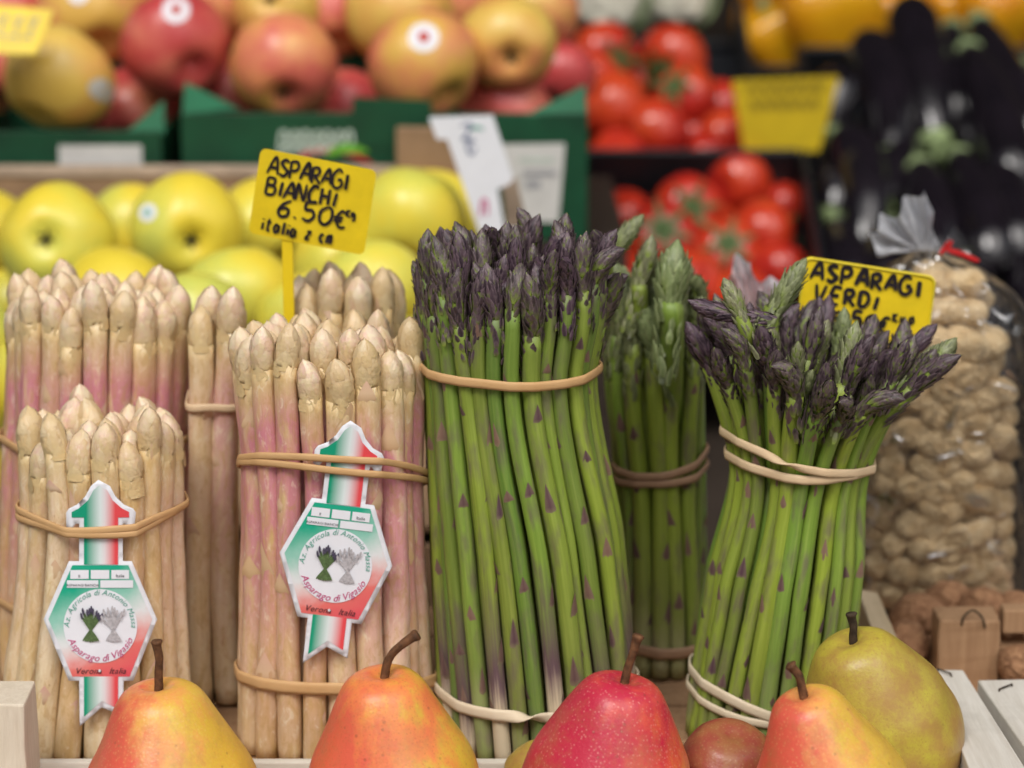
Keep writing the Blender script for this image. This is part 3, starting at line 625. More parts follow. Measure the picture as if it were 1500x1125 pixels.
def glyph(ch):
    if ch in _glyphs: return _glyphs[ch]
    cu = bpy.data.curves.new('g', 'FONT'); cu.body = ch; cu.resolution_u = 3; ob = bpy.data.objects.new('g', cu); COL.objects.link(ob)
    dg = bpy.context.evaluated_depsgraph_get(); ev = ob.evaluated_get(dg); me = ev.to_mesh()
    v = [(p.co.x, p.co.y) for p in me.vertices]; f = [tuple(p.vertices) for p in me.polygons]; ev.to_mesh_clear()
    wd = (max((p[0] for p in v), default=.25)+.06) if v else .28
    bpy.data.objects.remove(ob); bpy.data.curves.remove(cu); _glyphs[ch] = (v, f, wd); return _glyphs[ch]
def text_width(s, size): return sum(glyph(c)[2] for c in s)*size
def text_line(mb, s, x, y, size, T, o, shear=.0, center=True):
    if center: x -= text_width(s, size)/2
    for c in s:
        v, f, wd = glyph(c); mb.add([T(x+(p[0]+shear*p[1])*size, y+p[1]*size, o) for p in v], f); x += wd*size
def text_arc(mb, s, cx, cy, R, a_mid, size, T, o, shear=.25, inside=False):
    tot = text_width(s, size)/R; a = a_mid+(tot/2 if not inside else -tot/2)
    for c in s:
        v, f, wd = glyph(c); half = wd*size/2/R; ac = a-half if not inside else a+half
        rx, ry = math.cos(ac), math.sin(ac); tx_, ty_ = (ry, -rx) if not inside else (-ry, rx); ux, uy = (rx, ry) if not inside else (-rx, -ry)
        pts = []
        for p in v:
            lx = (p[0]+shear*p[1]-wd/2)*size; ly = p[1]*size; pts.append(T(cx+rx*R+tx_*lx+ux*ly, cy+ry*R+ty_*lx+uy*ly, o))
        mb.add(pts, f); a = a-2*half if not inside else a+2*half
def ribbon(mb, pts, wd, T, o, n=None, taper=False):
    pts = np.array(pts, float); n = n or max(6, 5*len(pts)); Q = cr(pts, np.linspace(0, len(pts)-1, n)); v = []; f = []
    for i in range(n):
        t_ = Q[min(i+1, n-1)]-Q[max(i-1, 0)]; l_ = math.hypot(*t_) or 1; nx, ny = -t_[1]/l_, t_[0]/l_
        h = wd/2*(math.sqrt(max(.12, 1-(2*i/(n-1)-1)**8)) if not taper else (1-.8*abs(2*i/(n-1)-1)**2))
        v += [T(Q[i][0]+nx*h, Q[i][1]+ny*h, o), T(Q[i][0]-nx*h, Q[i][1]-ny*h, o)]
    for i in range(n-1): f.append((2*i, 2*i+1, 2*i+3, 2*i+2))
    mb.add(v, f)
def circle(r, n=40, cx=0, cy=0): return [(cx+r*math.cos(2*math.pi*i/n), cy+r*math.sin(2*math.pi*i/n)) for i in range(n)]
def paper_tag(B, cxp, cyp, rot, label, sc=1.0):
    T0 = tag_front(B, cxp, cyp, rot); T = lambda x, y, o=0.0: T0(x*sc, y*sc, o)
    root = empty('paper_tag', T(0, 0), label, 'paper tag', 'paper tags on the white asparagus')
    v, f, st = poly_grid(OUT, T, 0.0); o = build(MB().add(v, f), 'paper', 'paper_white', root); m = o.modifiers.new('thick', 'SOLIDIFY'); m.thickness = .0004; m.offset = 0
    for nm, poly, mat, off in (('printed_strip', STRIP, 'print_tricolour', .0005), ('printed_hexagon', HEX, 'print_diagonal', .0005), ('printed_tail', TAIL, 'print_tricolour', .0005), ('printed_disc', circle(54, 44, 0, 0), 'paper_white', .0008)):
        v, f, st = poly_grid(poly, T, off); build(MB().add(v, f, st=st), nm, mat, root)
    bx = [(-44,69,27,13),(-14,69,27,13),(16,69,26,13),(-49,56,46,11),(0,56,48,11)]
    for (x, y, w_, h_) in bx:
        v, f, st = poly_grid([(x,y),(x+w_,y),(x+w_,y+h_),(x,y+h_)], T, .0008); build(MB().add(v, f), 'printed_box', 'paper_white', root)
    mb = MB(); o1 = .0011
    text_line(mb, 'II', -31, 71, 6, T, o1); text_line(mb, 'Italia', 29, 71.5, 6.5, T, o1); text_line(mb, 'ASPARAGI BIANCHI', -26, 58, 5.2, T, o1)
    text_line(mb, 'Verona   Italia', 0, -70, 12.5, T, o1, .35); build(mb, 'dark_lettering', 'print_black', root, False)
    v, f, st = poly_grid(circle(2, 12, -1, -65.5), T, o1); build(MB().add(v, f), 'printed_dot', 'paper_white', root, False)
    mb = MB(); text_arc(mb, 'Az. Agricola di Antonio Massa', 0, 0, 45.5, math.pi/2, 11.5, T, o1, .3); build(mb, 'teal_lettering', 'print_teal', root, False)
    mb = MB(); text_arc(mb, 'Asparago di Vigasio', 0, 0, 52, -math.pi/2, 14.5, T, o1, .3, True); build(mb, 'pink_lettering', 'print_pink', root, False)
    rn = random.Random(3)
    for (x0, mt, mtip, nm) in ((-14,'print_sprig','print_sprig_tip','printed_green_bunch'),(19,'print_pale_sprig','print_pale_sprig','printed_white_bunch')):
        mb = MB(); mt2 = MB()
        for k in range(11):
            u = k/10*2-1; xb = x0+u*11+rn.uniform(-1,1); xm = x0-u*6.5; xt = x0+u*-14+rn.uniform(-2,2); yt = 20+rn.uniform(-7,4)-abs(u)*5
            ribbon(mb, [(xb,-24+abs(u)*2),(xm*.35+x0*.65,-3),(xt,yt)], 3.4, T, o1+k*.00006); ribbon(mt2, [(xt-(xm-xt)*.05,yt-3),(xt+(xt-x0)*.2,yt+7)], 3.4, T, o1+.0007+k*.00005, taper=True)
        build(mb, nm, mt, root, False); build(mt2, nm+'_tips', mtip, root, False)
    return T
TA = paper_tag(W1, 147, 917, 0.0, 'upright arrow-shaped paper tag in green, white and red on the short bunch')
TB = paper_tag(W4, 491, 829, .12, 'tilted arrow-shaped paper tag in green, white and red on the tall pink bunch')
def tag_hull(T, B):
    def ex(z0):
        out = []
        for x in (-50,-36,-24,0,24,36,50):
            best = min((T(x, y, .0016) for y in range(96, 190, 4)), key=lambda p: abs(p.z-z0)); out.append((best.x, best.y))
        return out
    return ex
band(W1, 778, 'band_tan', .0, .05, .0036, extra=tag_hull(TA, W1)); band(W1, 785, 'band_tan', .02, .06, .0032, extra=tag_hull(TA, W1))
band(W2, 668, 'band_tan', 0, 0, .004); band(W3, 619, 'band_pale', 0, .1, .004)
band(W4, 672, 'band_tan', -.06, -.42, .0034, extra=tag_hull(TB, W4)); band(W4, 688, 'band_tan', -.10, -.34, .0034, extra=tag_hull(TB, W4))
band(W4, 1010, 'band_tan', -.05, -.15, .0062); band(W2, 905, 'band_tan', 0, 0, .004)
band(G1, 566, 'band_tan', -.02, .02, .0045, .0003); band(G1, 1046, 'band_cream', .0, .05, .0058, twistat=-.004)
band(G2, 708, 'band_brown', .16, .1, .0042); band(G2, 722, 'band_brown', .12, .0, .0040); band(G2, 972, 'band_brown', 0, 0, .006)
band(G3, 690, 'band_pale', -.24, .0, .0042, twistat=-.012); band(G3, 706, 'band_pale', -.06, .0, .0045); band(G3, 1056, 'band_cream', -.3, 0, .0055); band(G3, 1064, 'band_cream', -.12, 0, .004)

# ================================================================== PRICE CARDS (hand-lettered)
F_ = {'A':[[(0,0),(.45,1),(.85,0)],[(.18,.38),(.72,.38)]], 'S':[[(.8,.9),(.45,1),(.15,.78),(.42,.55),(.75,.3),(.45,0),(.05,.1)]],
 'P':[[(.1,0),(.14,1)],[(.1,.95),(.6,1),(.72,.72),(.5,.48),(.14,.45)]], 'R':[[(.1,0),(.14,1)],[(.1,.95),(.6,1),(.7,.74),(.5,.52),(.14,.48)],[(.3,.5),(.82,0)]],
 'G':[[(.8,.85),(.45,1),(.08,.6),(.15,.12),(.5,0),(.8,.2),(.78,.45)],[(.45,.45),(.8,.45)]], 'I':[[(.25,0),(.3,.85)]], 'B':[[(.1,0),(.1,1)],[(.1,1),(.6,.95),(.6,.6),(.12,.55)],[(.12,.55),(.72,.45),(.68,.06),(.1,0)]],
 'N':[[(.08,0),(.15,.95),(.65,.05),(.75,1)]], 'C':[[(.75,.9),(.4,1),(.08,.55),(.25,.05),(.75,.1)]], 'H':[[(.1,0),(.12,1)],[(.7,0),(.72,1)],[(.1,.5),(.72,.52)]],
 'V':[[(.05,1),(.35,0),(.75,1)]], 'E':[[(.7,1),(.12,.98),(.1,.02),(.7,.02)],[(.1,.5),(.6,.52)]], 'D':[[(.1,0),(.12,1)],[(.1,1),(.6,.9),(.78,.5),(.55,.08),(.1,0)]],
 '6':[[(.7,1),(.25,.7),(.08,.3),(.3,0),(.65,.1),(.68,.4),(.4,.52),(.12,.35)]], '5':[[(.75,1),(.22,.98),(.18,.6),(.55,.6),(.72,.3),(.45,0),(.08,.1)]], '0':[[(.45,1),(.1,.7),(.12,.2),(.45,0),(.75,.3),(.72,.8),(.45,1)]],
 '€':[[(.8,.9),(.45,.98),(.15,.5),(.4,.02),(.8,.08)],[(0,.6),(.6,.62)],[(0,.4),(.55,.42)]], '.':[[(.2,.0),(.24,.1)]], 'K':[[(.1,0),(.12,1)],[(.7,1),(.15,.45),(.75,0)]], 'L':[[(.15,1),(.12,0),(.6,.02)]], 'O':[[(.45,1),(.1,.6),(.3,.05),(.7,.3),(.6,.9),(.45,1)]],
 't':[[(.35,1),(.3,.1),(.6,.05)],[(.05,.7),(.65,.72)]], 'a':[[(.7,.6),(.3,.65),(.1,.3),(.3,.02),(.65,.2),(.7,.6),(.75,0)]], 'l':[[(.3,1),(.28,0)]], 'i':[[(.25,0),(.28,.6)],[(.28,.85),(.3,.92)]], 'z':[[(.1,.65),(.65,.65),(.1,.02),(.7,.02)]],
 'c':[[(.65,.6),(.3,.65),(.1,.3),(.35,0),(.65,.1)]], 'm':[[(.08,0),(.1,.62)],[(.1,.5),(.3,.66),(.38,0)],[(.38,.5),(.6,.66),(.7,0)]], ' ':[], 'g':[[(.65,.6),(.25,.62),(.1,.3),(.4,.1),(.65,.5),(.65,-.3),(.2,-.35)]]}
def hand(mb, s, x, y, h, wd, T, o, gap=.22, rn=random, sx=.8, slope=0.0):
    for c in s:
        j = rn.uniform(-.06, .06)*h; hh = h*rn.uniform(.92, 1.08); sl = rn.uniform(-.05, .15)
        for st in F_[c]:
            o += .00004; ribbon(mb, [(x+(p[0]*sx+sl*p[1])*hh, y+j+p[1]*hh+rn.uniform(-.02,.02)*h) for p in st], wd*rn.uniform(.9, 1.12), T, o, 7*max(2, len(st)))
        x += (.78 if c not in 'Iil.' else .38)*sx*hh+gap*hh*.55; y += slope*hh
def card(name, corners, Y, th, label, cat='price card', group=None, mats=('sign_yellow','sign_rim'), rim=True, stick=None, rnd=7, lines=None, ink='ink', inkw=5, tiltY=0.0):
    """corners in pixels: top-left, top-right, bottom-right, bottom-left"""
    C = [at(x, y, Y+(tiltY if i < 2 else 0)) for i, (x, y) in enumerate(corners)]
    W_ = math.dist(corners[0], corners[1]); H_ = math.dist(corners[0], corners[3]); n = (C[1]-C[0]).cross(C[3]-C[0]).normalized(); n = n if n.y < 0 else -n
    def T(x, y, o=0.0):
        u, v_ = x/W_, 1-y/H_; return C[0]*(1-u)*(1-v_)+C[1]*u*(1-v_)+C[2]*u*v_+C[3]*(1-u)*v_+n*o
    root = empty(name, (C[2]+C[3])/2, label, cat, group)
    def rr(m, r_):
        out = []
        for (cx, cy, a0) in ((W_-m-r_, H_-m-r_, 0), (m+r_, H_-m-r_, 90), (m+r_, m+r_, 180), (W_-m-r_, m+r_, 270)):
            for k in range(6): a = math.radians(a0+k*18); out.append((cx+r_*math.cos(a), cy+r_*math.sin(a)))
        return out
    P = rr(0, rnd); k = len(P); fr = [T(*p) for p in P]; bk = [T(p[0], p[1], -th) for p in P]
    build(MB().add(fr+bk, [tuple(range(k)), tuple(range(2*k-1, k-1, -1))]+[(i, i+k, (i+1) % k+k, (i+1) % k) for i in range(k)]), 'card_face', mats[0], root, False)
    if rim:
        A = rr(0, rnd); Bq = rr(3.0, max(1, rnd-2)); v = [T(p[0], p[1], .0002) for p in A]+[T(p[0], p[1], .0009) for p in rr(.8, rnd)]+[T(p[0], p[1], .0009) for p in rr(2.4, rnd-1)]+[T(p[0], p[1], .0002) for p in Bq]
        build(MB().add(v, [(j*k+i, j*k+(i+1) % k, (j+1)*k+(i+1) % k, (j+1)*k+i) for j in range(3) for i in range(k)]), 'card_rim', mats[1], root)
    if stick:
        a, b, wd = stick; pa, pb = at(a[0], a[1], Y+.0012), at(b[0], b[1], Y+.0012); v, f = box((min(pa.x,pb.x)-wd/2, Y+.0006, pb.z), (max(pa.x,pb.x)+wd/2, Y+.003, pa.z))
        bevel(build(MB().add(v, f), 'stake', mats[0], root, False), .0004)
    if lines:
        mb = MB(); rn = random.Random(5)
        for (s, x, y, h, *rest) in lines: hand(mb, s, x, y, h, rest[0] if rest else inkw, T, .0006, rn=rn, sx=rest[1] if len(rest) > 1 else .8, gap=rest[2] if len(rest) > 2 else .22)
        build(mb, 'lettering', ink, root, False)
    return root, T
card('price_card', [(382,217),(552,250),(533,374),(364,341)], .052, .0012, 'yellow hand-lettered price card for white asparagus, staked above the pale tips', group=None, stick=((424,345),(424,640),.0032), rim=False, rnd=9,
     lines=[('ASPARAGI', 14, 91, 25, 4.6, .72, .16), ('BIANCHI', 14, 62, 24, 4.6, .78, .2), ('6.50€', 36, 33, 26, 4.8, .95, .3), ('Kg', 138, 52, 11, 3.2, .8, .2), ('italia z cm', 16, 8, 17, 4.2, .62, .3)])
card('price_card', [(1178,375),(1372,405),(1358,510),(1166,482)], .062, .0012, 'yellow hand-lettered price card for green asparagus, in front of the peanut bag', rim=True, rnd=12, stick=((1255,470),(1255,860),.0032),
     lines=[('ASPARAGI', 12, 76, 25, 6.5, .84, .42), ('VERDI', 20, 46, 24, 6.0, .85, .4), ('6.50€', 48, 14, 24, 5.5, .85, .3), ('KILO', 140, 32, 12, 4.0, .8, .3)])

# ================================================================== PEARS
PEARK = [(0,.05),(.0,.16),(.02,.38),(.08,.62),(.17,.84),(.28,.97),(.40,1.0),(.50,.955),(.60,.85),(.70,.70),(.80,.565),(.88,.475),(.94,.39),(.975,.28),(.985,.16),(.965,.05)]
def pear(label, top, wpx, hfac, Y, mat, stem, tilt=(0,0), neck=1.0, seed=0, dy=0, smat='stem_brown', lump=.07):
    """top: pixel of the stem pit; wpx: widest width in pixels; stem: pixel polyline from the pit outwards"""
    P0 = at(top[0], top[1], Y); R = wpx/2/ppm(P0); H = 2*R*hfac
    rn = random.Random(seed)
    prof = smooth_prof([(z, r_*(1 if z < .5 else 1+(neck-1)*min(1, (z-.5)/.3))) for z, r_ in PEARK], 44)
    def fn(p, u, a):
        q = Vector((p.x*R, p.y*R, p.z*H)); n = mnoise.noise(Vector((p.x*1.1+seed*3, p.y*1.1, p.z*2.2)))*lump+mnoise.noise(Vector((p.x*2.5, p.y*2.5+seed, p.z*5)))*lump*.3
        q.x *= 1+n; q.y *= 1+n; q.z *= 1+n*.15; return q
    v, f = revolve(prof, 48, fn)
    rot = Matrix.Rotation(tilt[0], 4, 'Y') @ Matrix.Rotation(tilt[1], 4, 'X'); pit = rot @ Vector((0,0,.968*H)); base = P0-pit
    root = empty('pear', base, label, 'pear')
    o = link('body', MB().add([rot.inverted() @ (rot @ p) for p in v], f).mesh('body', mat), root); o.matrix_local = rot
    m = o.modifiers.new('sub', 'SUBSURF'); m.levels = 1; m.render_levels = 1
    S_ = [at(x, y, Y+(dy*i)) for i, (x, y) in enumerate(stem)]; S_[0] = S_[0]+rot.to_3x3() @ Vector((0,0,-.003)); n = 16; Q = cr(np.array([tuple(p) for p in S_]), np.linspace(0, len(S_)-1, n))
    rr_ = np.interp(np.linspace(0, 1, n), [0,.1,.5,.85,.95,1], [.0026,.0021,.0018,.0021,.0029,.0023]); v, f, _ = tube(list(Q), list(rr_), 10, ell=lambda i, a: 1+.1*math.sin(a*3+i*.9))
    build(MB().add(v, f), 'stem', smat, root); return root
pear('yellow pear flushed red on one side with short upright stem, before the upright tag', (231,1010), 280, 1.18, -.135, 'pear_warm', [(231,1012),(233,970),(229,938)], (-.06,0), 1.08, 1)
pear('orange speckled pear with long curved stem, before the tilted tag', (562,992), 266, 1.22, -.135, 'pear_orange', [(560,994),(574,958),(612,929)], (-.06,.05), 1.1, 2)
pear('bright red pear with straight slanting stem, before the big green bunch', (916,1000), 262, 1.22, -.138, 'pear_red', [(913,1002),(924,966),(936,930)], (.16,.05), 1.12, 4)
pear('red and yellow pear with short bent stem, leaning on the olive pear', (1176,1022), 236, 1.25, -.160, 'pear_warm', [(1176,1022),(1172,995),(1157,973)], (-.30,.05), 1.08, 5)
pear('large olive brown pear with stubby dark stem, touching the white slats', (1246,942), 244, 1.22, -.100, 'pear_olive', [(1247,944),(1250,922),(1247,898)], (-.34,.16), 1.2, 6, smat='stem_dark', lump=.07)
pear('dull dark red pear low between the bright red and the leaning pear', (1075,1078), 150, 1.1, -.112, 'pear_dark', [(1095,1110),(1100,1108),(1104,1106)], (.1,.3), 1.6, 7)
pear('greenish yellow pear mostly hidden behind the bright red pear', (800,1096), 110, 1.1, -.100, 'pear_olive', [(806,1110),(810,1108),(812,1106)], (.2,.2), 1.4, 8)

# ================================================================== APPLES, TOMATOES, EGGPLANTS ...
def view_dir(dx, dy):
    """unit vector from pixel offsets (fraction of the radius) on the side facing the camera"""
    z = math.sqrt(max(0, 1-dx*dx-dy*dy)); return (RIGHT*dx-UP*dy-FWD*z).normalized()
def apple_mesh(seed, nm='body', mat='apple_golden', dim=.30, tall=.92, lob=.035):
    prof = []
    for i in range(25):
        a = -math.pi/2+math.pi*i/24; s = abs(math.cos(a)); z = math.sin(a)*tall; d = dim*math.exp(-(s/.30)**2); z += -d if z > 0 else d*.9
        prof.append((z, max(.012, s*(1+.06*math.sin(a)))))
    def fn(p, u, a):
        k = 1+lob*math.cos(5*a+seed)*(max(0, -p.z))+mnoise.noise(p*1.2+Vector((seed*5, 0, 0)))*.05; return Vector((p.x*k, p.y*k, p.z*(1+.04*math.sin(a+seed))))
    v, f = revolve(prof, 32, fn); return MB().add(v, f), v, f
def calyx_mb(n, r0, r1, up):
    mb = MB()
    for k in range(n):
        a = 2*math.pi*k/n; d = Vector((math.cos(a), math.sin(a), 0)); s_ = Vector((-d.y, d.x, 0)); mb.add([d*.02+s_*r0*.4, d*.02-s_*r0*.4, d*r1*.55-s_*r0*.3+Vector((0,0,up*.5)), d*r1*.55+s_*r0*.3+Vector((0,0,up*.5)), d*r1+Vector((0,0,up))], [(0,1,2,3),(3,2,4)])
    v, f, _ = tube([(0,0,-.06),(0,0,.05)], [r0*.6,r0*.5], 8); mb.add(v, f); return mb
APMESH = {}
CALYX = calyx_mb(5, .10, .16, .10).mesh('calyx', 'calyx_dark')
def apple(px, py, wpx, Y, mat, label, group, cal=None, sticker=None, stk='paper_white', seed=None):
    c = at(px, py, Y); R = wpx/2/ppm(c)*.98; seed = seed if seed is not None else int(px*7+py) % 4
    if (seed, mat) not in APMESH: mb, v, f = apple_mesh(seed, mat=mat); APMESH[(seed, mat)] = (mb.mesh('body', mat), v, f)
    me, v, f = APMESH[(seed, mat)]
    d = view_dir(*cal) if cal else (Vector((random.uniform(-.5,.5), .6, random.uniform(.2,1)))).normalized() * (-1)   # calyx end (-Z of the mesh)
    rot = (-d).to_track_quat('Z', 'Y').to_matrix().to_4x4() @ Matrix.Rotation(random.random()*6, 4, 'Z')
    root = empty('apple', c, label, 'apple', group); o = link('body', me, root); o.matrix_local = rot @ Matrix.Scale(R, 4)
    if cal:
        cx = link('calyx', CALYX, root); cx.matrix_local = rot @ Matrix.Translation((0,0,-.66*R)) @ Matrix.Rotation(math.pi, 4, 'X') @ Matrix.Scale(R*1.1, 4)
    if sticker:
        sx, sy, sr, inner = sticker; bv = BVHTree.FromPolygons([rot @ (Vector(p)*R) for p in v], f); 
        def patch(r_, off, n=14):
            pts = [(0,0)]+[(r_*.5*math.cos(k*2*math.pi/n), r_*.5*math.sin(k*2*math.pi/n)) for k in range(n)]+[(r_*math.cos(k*2*math.pi/n), r_*math.sin(k*2*math.pi/n)) for k in range(n)]; vv = []
            for (a, b) in pts:
                dd = view_dir(sx+a, sy+b); h = bv.ray_cast(dd*R*2, -dd); vv.append(h[0]+dd*off if h[0] else dd*R)
            ff = [(0, 1+k, 1+(k+1) % n) for k in range(n)]+[(1+k, 1+n+k, 1+n+(k+1) % n, 1+(k+1) % n) for k in range(n)]; return MB().add(vv, ff)
        s_ = link('sticker', patch(sr, .0004).mesh('sticker', stk), root)
        if inner: link('sticker_print', patch(sr*.4, .0008).mesh('sticker_print', inner), s_)
    return root
GA = 'yellow apples in the cardboard tray'; RA = 'blush apples in the green boxes'
def ga(px, py, wp, Y, label='plain yellow apple in the tray behind the white asparagus', **k): return apple(px, py, wp, Y, 'apple_golden', label, GA, **k)
ga(84, 355, 178, .455, 'yellow apple in the tray with its dark eye facing out, no sticker', cal=(-.10,-.02)); ga(275, 338, 172, .465, 'yellow apple in the tray with a blue and white sticker', cal=(.20,.28), sticker=(-.62,-.28,.17,'print_teal'))
ga(168,455,190,.375,'pale yellow apple just behind the tips of the tall pink-flushed bunch'); ga(350,438,172,.40,'yellow apple just behind the slim greenish-tipped bunch'); ga(600,325,172,.50,'broad yellow apple beside the white asparagus price card'); ga(548,432,170,.40,'yellow apple under the price card, behind the hindmost white tips'); ga(632,325,165,.58,'yellow apple half hidden against the brown cardboard flap')
for a in ((198,345,160,.56),(-25,345,150,.55),(390,338,165,.545),(452,470,160,.34),(-52,500,160,.36),(-55,600,150,.30),(-70,700,165,.25),(590,540,165,.33),(20,450,120,.52),(500,395,150,.49),(290,470,150,.33),(60,560,160,.30),(430,380,140,.56)): ga(*a)
def ra(px, py, wp, Y, mat, label, **k): return apple(px, py, wp, Y, mat, label, RA, **k)
PL = 'blush apple without sticker in a green box'
ra(86, 116, 168, .645, 'apple_yellowish', 'orange yellow apple under the corner of the cropped yellow card', sticker=(.86,.25,.2,None), stk='sticker_grey')
ra(257, 66, 166, .68, 'apple_rosy', 'deep red apple with round white sticker in the left green box', sticker=(.13,-.50,.24,'print_red'))
ra(416, 98, 164, .665, 'apple_blush', 'pink and yellow apple with eye turned down over the box edge', cal=(.05,.72)); ra(622, 96, 172, .66, 'apple_blush', 'pink apple with round white sticker behind the box tab', sticker=(.02,-.36,.26,'print_red'))
ra(742, 66, 150, .70, 'apple_yellowish', 'orange apple with dark eye near the corner flap of the green box', cal=(.15,.45)); ra(585, 22, 165, .75, 'apple_yellowish', PL); ra(132, 22, 165, .75, 'apple_blush', 'orange pink apple cut by the frame with a white sticker', sticker=(-.05,-.25,.2,None))
ra(405, 8, 140, .755, 'apple_yellowish', 'pale yellow apple with green eye in the second row', cal=(-.1,-.05)); ra(480, 25, 140, .78, 'apple_blush', PL); ra(318, 5, 150, .78, 'apple_blush', PL); ra(15, 20, 150, .78, 'apple_blush', PL)
ra(505, 168, 140, .73, 'apple_rosy', 'dark red apple low behind the raised box tab'); ra(740, 172, 150, .72, 'apple_rosy', 'dark red apple low behind the white label strip'); ra(195, 172, 150, .73, 'apple_rosy', 'dark red apple low at the corner flap of the plain-label box'); ra(670, 5, 130, .84, 'apple_blush', PL); ra(790, 20, 120, .82, 'apple_blush', PL); ra(-20,110,130,.70,'apple_blush',PL)
PLR = 'red apple wedged low between the larger apples'; ra(330, 150, 140, .74, 'apple_rosy', PLR); ra(590, 165, 140, .76, 'apple_rosy', PLR); ra(820,110,110,.82,'apple_rosy',PL); ra(230,0,120,.84,'apple_blush',PL); ra(520,-20,140,.86,'apple_blush',PL); ra(70,0,130,.86,'apple_blush',PL)

def pxbox(x0, y0, x1, y1, Y0, Y1):
    """an upright panel seen between two pixel corners, front at Y0"""
    a = at(x0, y0, Y0); b = at(x1, y1, Y0); return box((min(a.x,b.x), Y0, min(a.z,b.z)), (max(a.x,b.x), Y1, max(a.z,b.z)))
# cardboard tray of the yellow apples
tr = empty('cardboard_tray', (-.25,.62,-.07), 'brown cardboard tray holding the yellow apples', 'tray')
a = at(-100, 258, .595); b = at(580, 258, .595)
bevel(build(MB().add(*box((a.x,.590,-.0745), (b.x,.600,a.z))), 'back_wall', 'cardboard', tr, False), .001)
bevel(build(MB().add(*box((a.x,.5885,a.z+.0002), (b.x,.6015,a.z+.0075))), 'back_rim', 'cardboard_edge', tr, False), .001)
c0 = at(580, 185, .588); c1 = at(692, 185, .588)
bevel(build(MB().add(*box((c0.x,.583,-.0745), (c1.x,.590,c0.z))), 'corner_flap', 'cardboard', tr, False), .002)
bevel(build(MB().add(*box((c1.x-.003,.20,-.0745), (c1.x+.002,.5825,.085))), 'side_wall', 'cardboard', tr, False), .001)
bevel(build(MB().add(*box((a.x,.185,-.0745), (c1.x-.0035,.19,.035))), 'front_wall', 'cardboard', tr, False), .001)
zz0, zz1 = .045, .115
build(MB().add(*slab([(a.x,.1905,zz0),(c1.x-.0035,.1905,zz0),(c1.x-.0035,.5825,zz1),(a.x,.5825,zz1)], (0,-.2,1), .004)), 'sloping_floor', 'cardboard', tr, False)
fl = [at(x, y, .50) for x, y in ((733,255),(757,262),(772,330),(742,332))]
build(MB().add(*slab(fl[::-1], (0,-1,0), .003)), 'torn_flap', 'cardboard_edge', tr, False); 
build(MB().add(*box((fl[3].x,.5005,-.0745), (fl[2].x,.5035,fl[3].z+.001))), 'flap_post', 'cardboard', tr, False)
# green boxes
def green_box(label, x0, x1, ytop, ybot, tab=None, lflap=None, rflap=None, stick=None, logo=False):
    Yf = .615; a = at(x0, ytop, Yf); b = at(x1, ybot, Yf); root = empty('fruit_box', ((a.x+b.x)/2, Yf+.12, b.z), label, 'box', 'green cardboard fruit boxes')
    z0, z1 = b.z, a.z; yb = .90
    bevel(build(MB().add(*box((a.x,Yf,z0), (b.x,Yf+.004,z1))), 'front_wall', 'box_green', root, False), .0008)
    for x in (a.x, b.x-.004): bevel(build(MB().add(*box((x,Yf+.0045,z0), (x+.004,yb,z1-.002))), 'side_wall', 'box_green', root, False), .0008)
    bevel(build(MB().add(*box((a.x+.005,yb-.004,z0), (b.x-.005,yb,z1+.02))), 'back_wall', 'box_green', root, False), .0008)
    build(MB().add(*box((a.x+.005,Yf+.0045,z0), (b.x-.005,yb-.005,z0+.004))), 'floor_panel', 'box_green_inside', root, False)
    if tab:
        p = [at(x, y, Yf-.001) for x, y in tab]; build(MB().add(*slab(p, (0,-1,0), .0035)), 'raised_tab', 'box_green', root, False)
    for fl in (lflap, rflap):
        if fl:
            P = [at(x, y, Y) for x, y, Y in fl]; n = len(P); nn = (P[1]-P[0]).cross(P[2]-P[0]).normalized()*.0025
            build(MB().add([p for p in P]+[p+nn for p in P], [tuple(range(n)), tuple(range(2*n-1, n-1, -1))]+[(i, i+n, (i+1) % n+n, (i+1) % n) for i in range(n)]), 'corner_flap', 'box_green_inside', root, False)
    T = lambda x, y, o=0.0: at(x, y, Yf-.0008-o)
    if stick:
        P = [T(x, y) for x, y in stick[0]]; s = build(MB().add(*slab(P, (0,-1,0), .0006)), 'label_sticker', stick[1], root, False)
        for (x, y, w_, h_, mt) in stick[2]:
            build(MB().add([T(x, y, .0006), T(x+w_, y, .0006), T(x+w_, y+h_, .0006), T(x, y+h_, .0006)], [(0,3,2,1)]), 'printed_line', mt, s, False)
    if logo:
        mb = MB()
        for k in range(7):
            x = 408+k*16; ribbon(mb, [(x,226),(x+3,196+3*(k % 2)),(x+11,194),(x+12,212),(x+5,216),(x+10,226)], 4.6, T, .0005+k*.0001)
        build(mb, 'printed_logo', 'print_palegreen', root, False)
        mb = MB(); ribbon(mb, [(425,246),(455,222),(500,220),(545,240)], 12, T, .0006, taper=True); build(mb, 'printed_swoosh', 'print_red', root, False)
        mb = MB(); ribbon(mb, [(478,228),(505,217),(540,222)], 14, T, .0012, taper=True); build(mb, 'printed_leaf', 'print_lime', root, False)
    return root
green_box('green cardboard apple box with plain white label, left of the gap', -120, 241, 192, 345, rflap=[(181,196,.6175),(240,147,.626),(241,196,.6175)], stick=([(86,255),(209,258),(207,213),(86,213)], 'sticker_grey', []))
green_box('green cardboard apple box with printed logo, raised tab and grey label', 264, 860, 166, 352, tab=[(510,215),(640,215),(630,148),(518,143)][::1], lflap=[(267,166,.6175),(271,120,.64),(352,160,.6175)], rflap=[(768,170,.614),(858,124,.63),(860,166,.6175)],
          stick=([(748,322),(818,326),(828,210),(722,212)], 'sticker_grey', [(760,232,52,5,'print_palegreen'),(765,250,50,8,'print_grey'),(770,264,22,12,'print_grey')]), logo=True)
